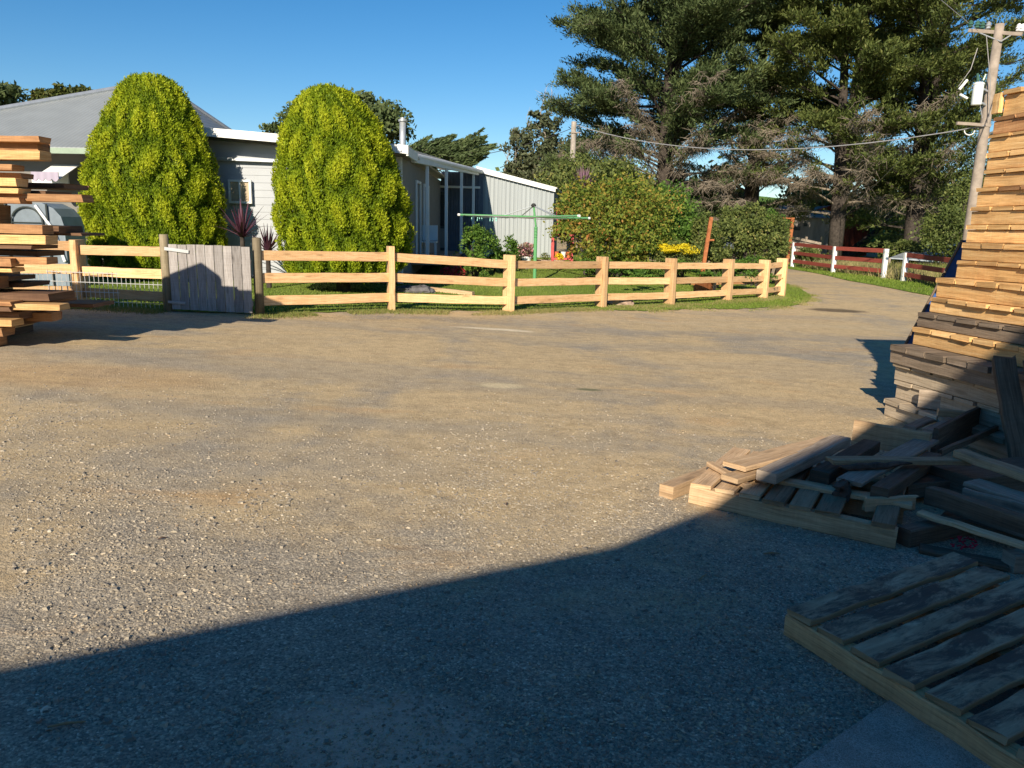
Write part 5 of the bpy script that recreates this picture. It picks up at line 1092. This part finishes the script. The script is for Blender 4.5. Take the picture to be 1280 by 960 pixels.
# ================================================================ LEFT TIMBER STACK
GL = 'sawn boards in the left timber stack'
rows = [ # right end px, y top, y bottom, material, depth offset
 (48, 170, 178, 'r', 0), (46, 177, 190, 'r', .12), (49, 188, 200, 'o', .02), (14, 205, 213, 'r', 0), (26, 216, 223, 'r', .15), (18, 222, 233, 'o', 0), (80, 229, 236, 'd', .7), (22, 235, 242, 'o', .0), (102, 243, 253, 'r', .1), (24, 247, 255, 'r', 0), (56, 238, 244, 'd', .3),
 (52, 281, 293, 'r', 0), (56, 294, 306, 'o', 0), (72, 282, 292, 'd', .35), (101, 291, 295, 'd', .5), (38, 307, 312, 'd', 0), (57, 322, 331, 'r', .1), (12, 323, 334, 'r', 0), (14, 335, 341, 'o', .05), (47, 314, 321, 'd', .3),
 (61, 367, 377, 'd', .25), (73, 381, 389, 'o', .05), (13, 377, 383, 'r', .0), (66, 376, 380, 'd', .4), (12, 384, 390, 'd', .0), (63, 391, 402, 'r', .45), (14, 400, 409, 'o', 0), (23, 390, 400, 'd', .2), (2, 410, 421, 'r', 0), (22, 402, 408, 'd', .3), (116, 380, 385, 'd', 1.1), (-6, 346, 362, 'r', .2), (-4, 256, 279, 'r', .3), (-8, 422, 434, 'r', .1), (10, 346, 352, 'd', .4), (30, 354, 360, 'd', .5)]
M_brn = wood('brown_board_with_shade', (.11, .06, .035), (.17, .095, .055), (.24, .14, .08), (.08, .04, .03), .4)  # dark brown paints in the shade on the recessed boards
YL = 8.3; names = {'r': 'reddish sawn board', 'o': 'orange sawn board', 'd': 'shade-coloured board'}; mlx = {'r': M_red, 'o': M_orange, 'd': M_brn}
stack_rows = sorted(rows, key=lambda r: r[1]); tot = len(stack_rows)
ends_txt = {}
for i, (px, y0, y1, c, dy) in enumerate(stack_rows):
    Y = YL+dy; a, b = D(px, y0, Y), D(px, y1, Y); h = a.z-b.z; zc = (a.z+b.z)/2; wd = .22 if c != 'd' else .5
    band = 'topmost in' if y0 < 202 else 'high in' if y0 < 258 else 'midway up' if y0 < 345 else 'low in'
    size = 'thick ' if h > .11 else 'thin ' if h < .07 else ''
    reach = 'reaching past the fence post' if px > 95 else 'jutting far right' if px > 60 else 'of middling reach' if px > 40 else 'short' if px > 10 else 'cut off by the frame'
    lab = f'{size}{names[c]} {band} the left stack, {reach}'
    if lab in ends_txt:
        ends_txt[lab] += 1; lab += ', below its twin' if ends_txt[lab] == 2 else ', lowest of three alike' if ends_txt[lab] == 3 else ', lowest of all alike'
    else: ends_txt[lab] = 1
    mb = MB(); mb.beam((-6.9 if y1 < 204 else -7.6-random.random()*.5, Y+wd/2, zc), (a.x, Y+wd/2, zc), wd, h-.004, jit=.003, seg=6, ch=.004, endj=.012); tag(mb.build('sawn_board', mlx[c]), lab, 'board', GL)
# hidden bulk: back rows and stickers, so that the stack stands by itself
bk = thing('timber_pack', (-6.8, 9.2, gz(-7, 9)), 'pack of timber rows behind the loose board ends at the left edge of the frame', 'timber')
for k in range(9):
    z = .36+k*.172; Yb = 9.15; xr = D(-6-((k*7) % 3)*6, 300, Yb).x
    if k in (5, 6): xr -= .2
    if k < 2: xr = -6.0
    mb = MB(); mb.beam((-8.0, Yb, z), (xr, Yb, z), .8, .14, jit=.004, seg=5); mb.build('board_row', M_red if k % 2 else M_orange, bk)
for x in (-6.1, -7.5):
    mb = MB(); mb.beam((x, 8.4, gz(x, 9)+.1), (x, 9.6, gz(x, 9)+.1), .1, .2); mb.build('ground_bearer', M_dark, bk)
    mb = MB(); mb.beam((x, 8.68, .2), (x, 8.68, 1.7), .08, .05, up=(0, 1, 0)); mb.build('sticker', M_dark, bk)
gb_ = thing('shadow_cap', (-6.3, 8.5, 2.4), 'added tilted cap on the left timber stack, mostly outside the frame, shadowing the gate', 'timber')
mb = MB(); mb.prism([(-7.25, 8.38, 2.27), (-5.68, 8.38, 2.47), (-5.68, 8.38, 2.66), (-5.95, 8.38, 2.86), (-7.25, 8.38, 2.31)], (0, .12, 0)); mb.build('sheet', M_red, gb_)  # unseen cap, shaped to throw the gable shadow on the gate

# ================================================================ STUFF: stones, chips, grass
def inpoly(x, y, poly):
    poly = np.asarray(poly); c = np.zeros(len(x), bool); j = len(poly)-1
    for i in range(len(poly)):
        xi, yi = poly[i]; xj, yj = poly[j]; m = ((yi > y) != (yj > y)) & (x < (xj-xi)*(y-yi)/(yj-yi+1e-12)+xi); c ^= m; j = i
    return c
def stones(name, n, x0, x1, y0, y1, size, m, ybias=1.0, flat=.6, clump=None, k=0):
    y = y0+(y1-y0)*rng.random(n*2)**ybias; x = (x0+(x1-x0)*rng.random(n*2))
    x = x*np.clip(y/y1, .25, 1)  if x0 < 0 else x
    d = hash3(np.stack([x, y, 0*x], 1), 1.9, .7+k)*.6+.4*hash3(np.stack([x, y, 0*x], 1), 6.3, 2.1+k); keep = rng.random(n*2) < np.clip((d-.28)*1.6, .06, 1)*(1-.92*ss(y1*.5, y1*.95, y)); x, y = x[keep][:n], y[keep][:n]; n = len(x)
    s = size*rng.lognormal(0, .45, n)*(.75+y/9); s = np.minimum(s, size*2.1)
    # squashed octahedra with jittered corners: 8 triangles each
    O = np.array([[-1, -.8, -.5], [1, -.8, -.5], [.8, 1, -.5], [-1, .8, -.5], [-.6, -.5, .8], [.6, -.5, .9], [.5, .6, .8], [-.5, .5, 1]], float)*.8; th = rng.uniform(0, 2*pi, n)
    V = O[None]*(1+rng.uniform(-.3, .2, (n, 8, 1)))+rng.uniform(-.22, .22, (n, 8, 3)); V[..., 2] *= flat
    c_, s_ = np.cos(th)[:, None], np.sin(th)[:, None]; X = V[..., 0]*c_*1.3-V[..., 1]*s_; Yv = V[..., 0]*s_*1.3+V[..., 1]*c_
    W = np.stack([X*s[:, None]+x[:, None], Yv*s[:, None]+y[:, None], V[..., 2]*s[:, None]+(g(x, y)+s*flat*.3)[:, None]], -1)
    F = np.array([[0, 1, 5, 4], [1, 2, 6, 5], [2, 3, 7, 6], [3, 0, 4, 7], [4, 5, 6, 7]]); T = np.repeat(np.stack([rng.random(n), rng.random(n)], 1), 5, 0)
    o = quads(name, W[:, F].reshape(-1, 3), T, m, None, 4); return tag(o, kind='stuff')
o = stones('loose_gravel', 52000, -5.2, 5.2, 1.6, 7.5, .0040, M_stonechip, 1.5); tag(o, 'loose grey and buff gravel stones strewn over the yard', 'gravel')
o = stones('coarse_gravel', 3600, -4.5, 3.6, 2.0, 6.5, .0072, M_stonechip, 1.2, k=3); tag(o, 'coarser stones scattered in the gravel at the shadow edge', 'gravel')
n = 7000; y = 2.2+16*rng.random(n)**1.5; x = rng.uniform(-1, 1, n)*y*.62; d_ = hash3(np.stack([x, y, 0*x], 1), 1.1, 3.3)*.6+.4*hash3(np.stack([x, y, 0*x], 1), 4.1, 1.3); kp = (d_ > .50); x, y = x[kp], y[kp]; n = len(x)
C = np.stack([x, y, g(x, y)+.006], 1); V = leaves(C, .022, .45); V[:, 2] = np.repeat(C[:, 2], 4)+(V[:, 2]-np.repeat(C[:, 2], 4))*.3
tag(quads('wood_chips', V, np.stack([rng.random(n)]*2, 1), M_chip), 'pale wood chips and shavings scattered over the yard', 'wood chips', kind='stuff')
def blades(name, x, y, h, w_, m, lab, cat, off=0.01, lean=.5):
    n = len(x); z = g(x, y)+off; th = rng.uniform(0, 2*pi, n); h = h*rng.uniform(.5, 1.3, n); a = np.stack([np.cos(th), np.sin(th), 0*th], 1)*(w_/2); ln = rng.normal(size=(n, 2))*lean*h[:, None]
    B = np.stack([x, y, z], 1); T_ = B+np.stack([ln[:, 0], ln[:, 1], h], 1); V = np.stack([B-a, B+a, T_], 1).reshape(-1, 3)
    tn = np.clip(rng.random(n)*.7+.3*hash3(B, 1.3, 2), 0, 1); return tag(quads(name, V, np.stack([tn, hash3(B, .9, 1.0)], 1), m, None, 3), lab, cat, kind='stuff')
lawnpoly = [tuple(q) for q in lf]+[(9.5, 34), (-14, 34)]
n = 150000; y = 11+19*rng.random(n)**1.15; x = rng.uniform(-8.5, 9.5, n); kp = inpoly(x, y, lawnpoly); x, y = x[kp], y[kp]
blades('lawn_grass', x, y, .035, .016, M_grass, 'short green lawn grass behind the pine fence', 'grass', .012)
# taller, ragged grass at the fence foot and verge
fx = np.array([q[0].x for q in lp]); fy = np.array([q[0].y for q in lp])
vx = np.concatenate([[gl.x], [lp[0][0].x], fx[1:]]); 
path = [P(-60, 383), lp[0][0], gl]; path2 = [grr]+[q[0] for q in lp[1:]]
XX = []; YY = []
for pth in (path, path2):
    for a, b in zip(pth, pth[1:]):
        c = int((b-a).length*1500); t = rng.random(c); XX.append(a.x+(b.x-a.x)*t+rng.normal(size=c)*.05); YY.append(a.y+(b.y-a.y)*t-.25+rng.normal(size=c)*.17)
x, y = np.concatenate(XX), np.concatenate(YY); d_ = hash3(np.stack([x, y, 0*x], 1), 2.7, .4); kp = d_ > .38; blades('verge_grass', x[kp], y[kp], .05, .012, M_longgrass, 'ragged green and straw coloured grass along the foot of the pine fence', 'grass', .0)
XX = []; YY = []
for a, b in zip(lf[6:], lf[7:]):
    a, b = Vector((a[0], a[1], 0)), Vector((b[0], b[1], 0)); c = int((b-a).length*900)+1; t = rng.random(c); XX.append(a.x+(b.x-a.x)*t+rng.normal(size=c)*.10); YY.append(a.y+(b.y-a.y)*t+rng.normal(size=c)*.16)
x, y = np.concatenate(XX), np.concatenate(YY); kp = hash3(np.stack([x, y, 0*x], 1), 4.1, 2.2) > .40; blades('edge_grass', x[kp], y[kp], .035, .014, M_longgrass, 'sparse ragged grass along the gravel edge of the lawn', 'grass', .0)
e = [P(*q) for q in ((975, 386), (1012, 377), (1014, 370), (1000, 361), (980, 355))]; n = 9000; x = rng.uniform(4.5, 8.5, n); y = rng.uniform(13.5, 22, n); kp = inpoly(x, y, lawnpoly); blades('corner_grass', x[kp], y[kp], .05, .016, M_grass, 'grass tip where the verge narrows at the road bend', 'grass', .01)
pad = [tuple(q) for q in vf]+[(45, 40), (10, 40)]
n = 70000; x = rng.uniform(9, 34, n); y = rng.uniform(20, 38, n); kp = inpoly(x, y, pad); x, y = x[kp], y[kp]
fl = np.array([[P(*q).x, P(*q).y] for q in ((974, 331), (1041, 341), (1104, 348), (1129, 352), (1196, 364), (1260, 372))]); fyy = np.interp(x, fl[:, 0], fl[:, 1]) if fl[0, 0] < fl[-1, 0] else np.interp(x, fl[::-1, 0], fl[::-1, 1])
beh = y > fyy+.1; blades('paddock_grass', x[beh], y[beh], .42, .035, M_longgrass, 'long green and straw dry grass behind the red fences', 'grass', 0, .35)
blades('roadside_grass', x[~beh], y[~beh], .07, .03, M_grass, 'short green grass strip between the road and the red fences', 'grass', .01)
n = 4000; a, b = P(-40, 392), P(640, 398); t = rng.random(n); x = a.x+(b.x-a.x)*t+rng.normal(size=n)*.1; y = a.y+(b.y-a.y)*t+rng.normal(size=n)*.28-.25; C = np.stack([x, y, g(x, y)+.012], 1)
V = leaves(C, .06, .14, (1, 0, 0), .2); V[:, 2] = np.repeat(C[:, 2], 4)+(V[:, 2]-np.repeat(C[:, 2], 4))*.15
tag(quads('straw_litter', V, np.stack([rng.random(n)]*2, 1), M_straw), 'dry straw and shavings littered in front of the fence', 'straw', kind='stuff')
n = 5200; y = 1.7+3.2*rng.random(n); x = rng.uniform(-.62, .62, n)*y*1.05; qc = P(470, 925); m_ = 2600; x = np.concatenate([x, qc.x+rng.normal(size=m_)*.24]); y = np.concatenate([y, qc.y+rng.normal(size=m_)*.12]); n += m_; C = np.stack([x, y, g(x, y)+.007], 1); V = leaves(C, .0085, .5); V[:, 2] = np.repeat(C[:, 2], 4)+(V[:, 2]-np.repeat(C[:, 2], 4))*.35
tag(quads('fine_chips', V, np.stack([rng.random(n)]*2, 1), M_chip), 'fine pale splinters and sawdust flecks on the shaded gravel', 'splinters', kind='stuff')
# a few loose sticks and leaves on the gravel
for lab, px, py, L, an in (('thin dry stick on the shaded gravel at the lower left', 82, 906, .10, .25), ('small dry stick on the shaded gravel left of the low pallet', 878, 722, .08, .9), ('dark leaf lying on the sunny gravel at the left', 202, 673, .035, .5), ('thin stick on the shaded gravel in front of the low pallet', 965, 692, .09, .0), ('curled dark leaf on the sunny gravel left of the shadow corner', 633, 630, .03, 1.4)):
    q = P(px, py, .008); mb = MB(); d = Vector((cos(an), sin(an), 0)); mb.tube([q-d*L/2, q+Vector((0, 0, .006)), q+d*L/2+Vector((.004, .006, 0))], [.003, .005, .002], 5); tag(mb.build('stick', M_bark if 'leaf' in lab else M_straw), lab, 'stick', 'sticks on the gravel')
# far belt of scrub closing the view under the conifers
Yw = 66; n = 26000; nb_ = 300
bx = rng.uniform(D(560, 280, Yw).x, D(1320, 280, Yw).x, nb_); bz = rng.uniform(.5, 5.4, nb_)*(.55+.45*rng.random(nb_)); bx_px = bx
kp = ~((bx > D(925, 280, Yw).x) & (bx < D(985, 280, Yw).x) & (bz > .2)); bx, bz = bx[kp], bz[kp]; nb_ = len(bx)
k = rng.integers(0, nb_, n); C = np.stack([bx[k], Yw+rng.uniform(-1.5, 1.5, nb_)[k], g(bx[k], Yw)+bz[k]], 1)+rng.normal(size=(n, 3))*np.array([.7, .4, .5])
tag(quads('far_scrub', leaves(C, .55, .6), np.stack([rng.random(n), rng.random(nb_)[k]], 1), M_mac), 'dark belt of scrub far behind the windbreak conifers', 'scrub', kind='stuff')
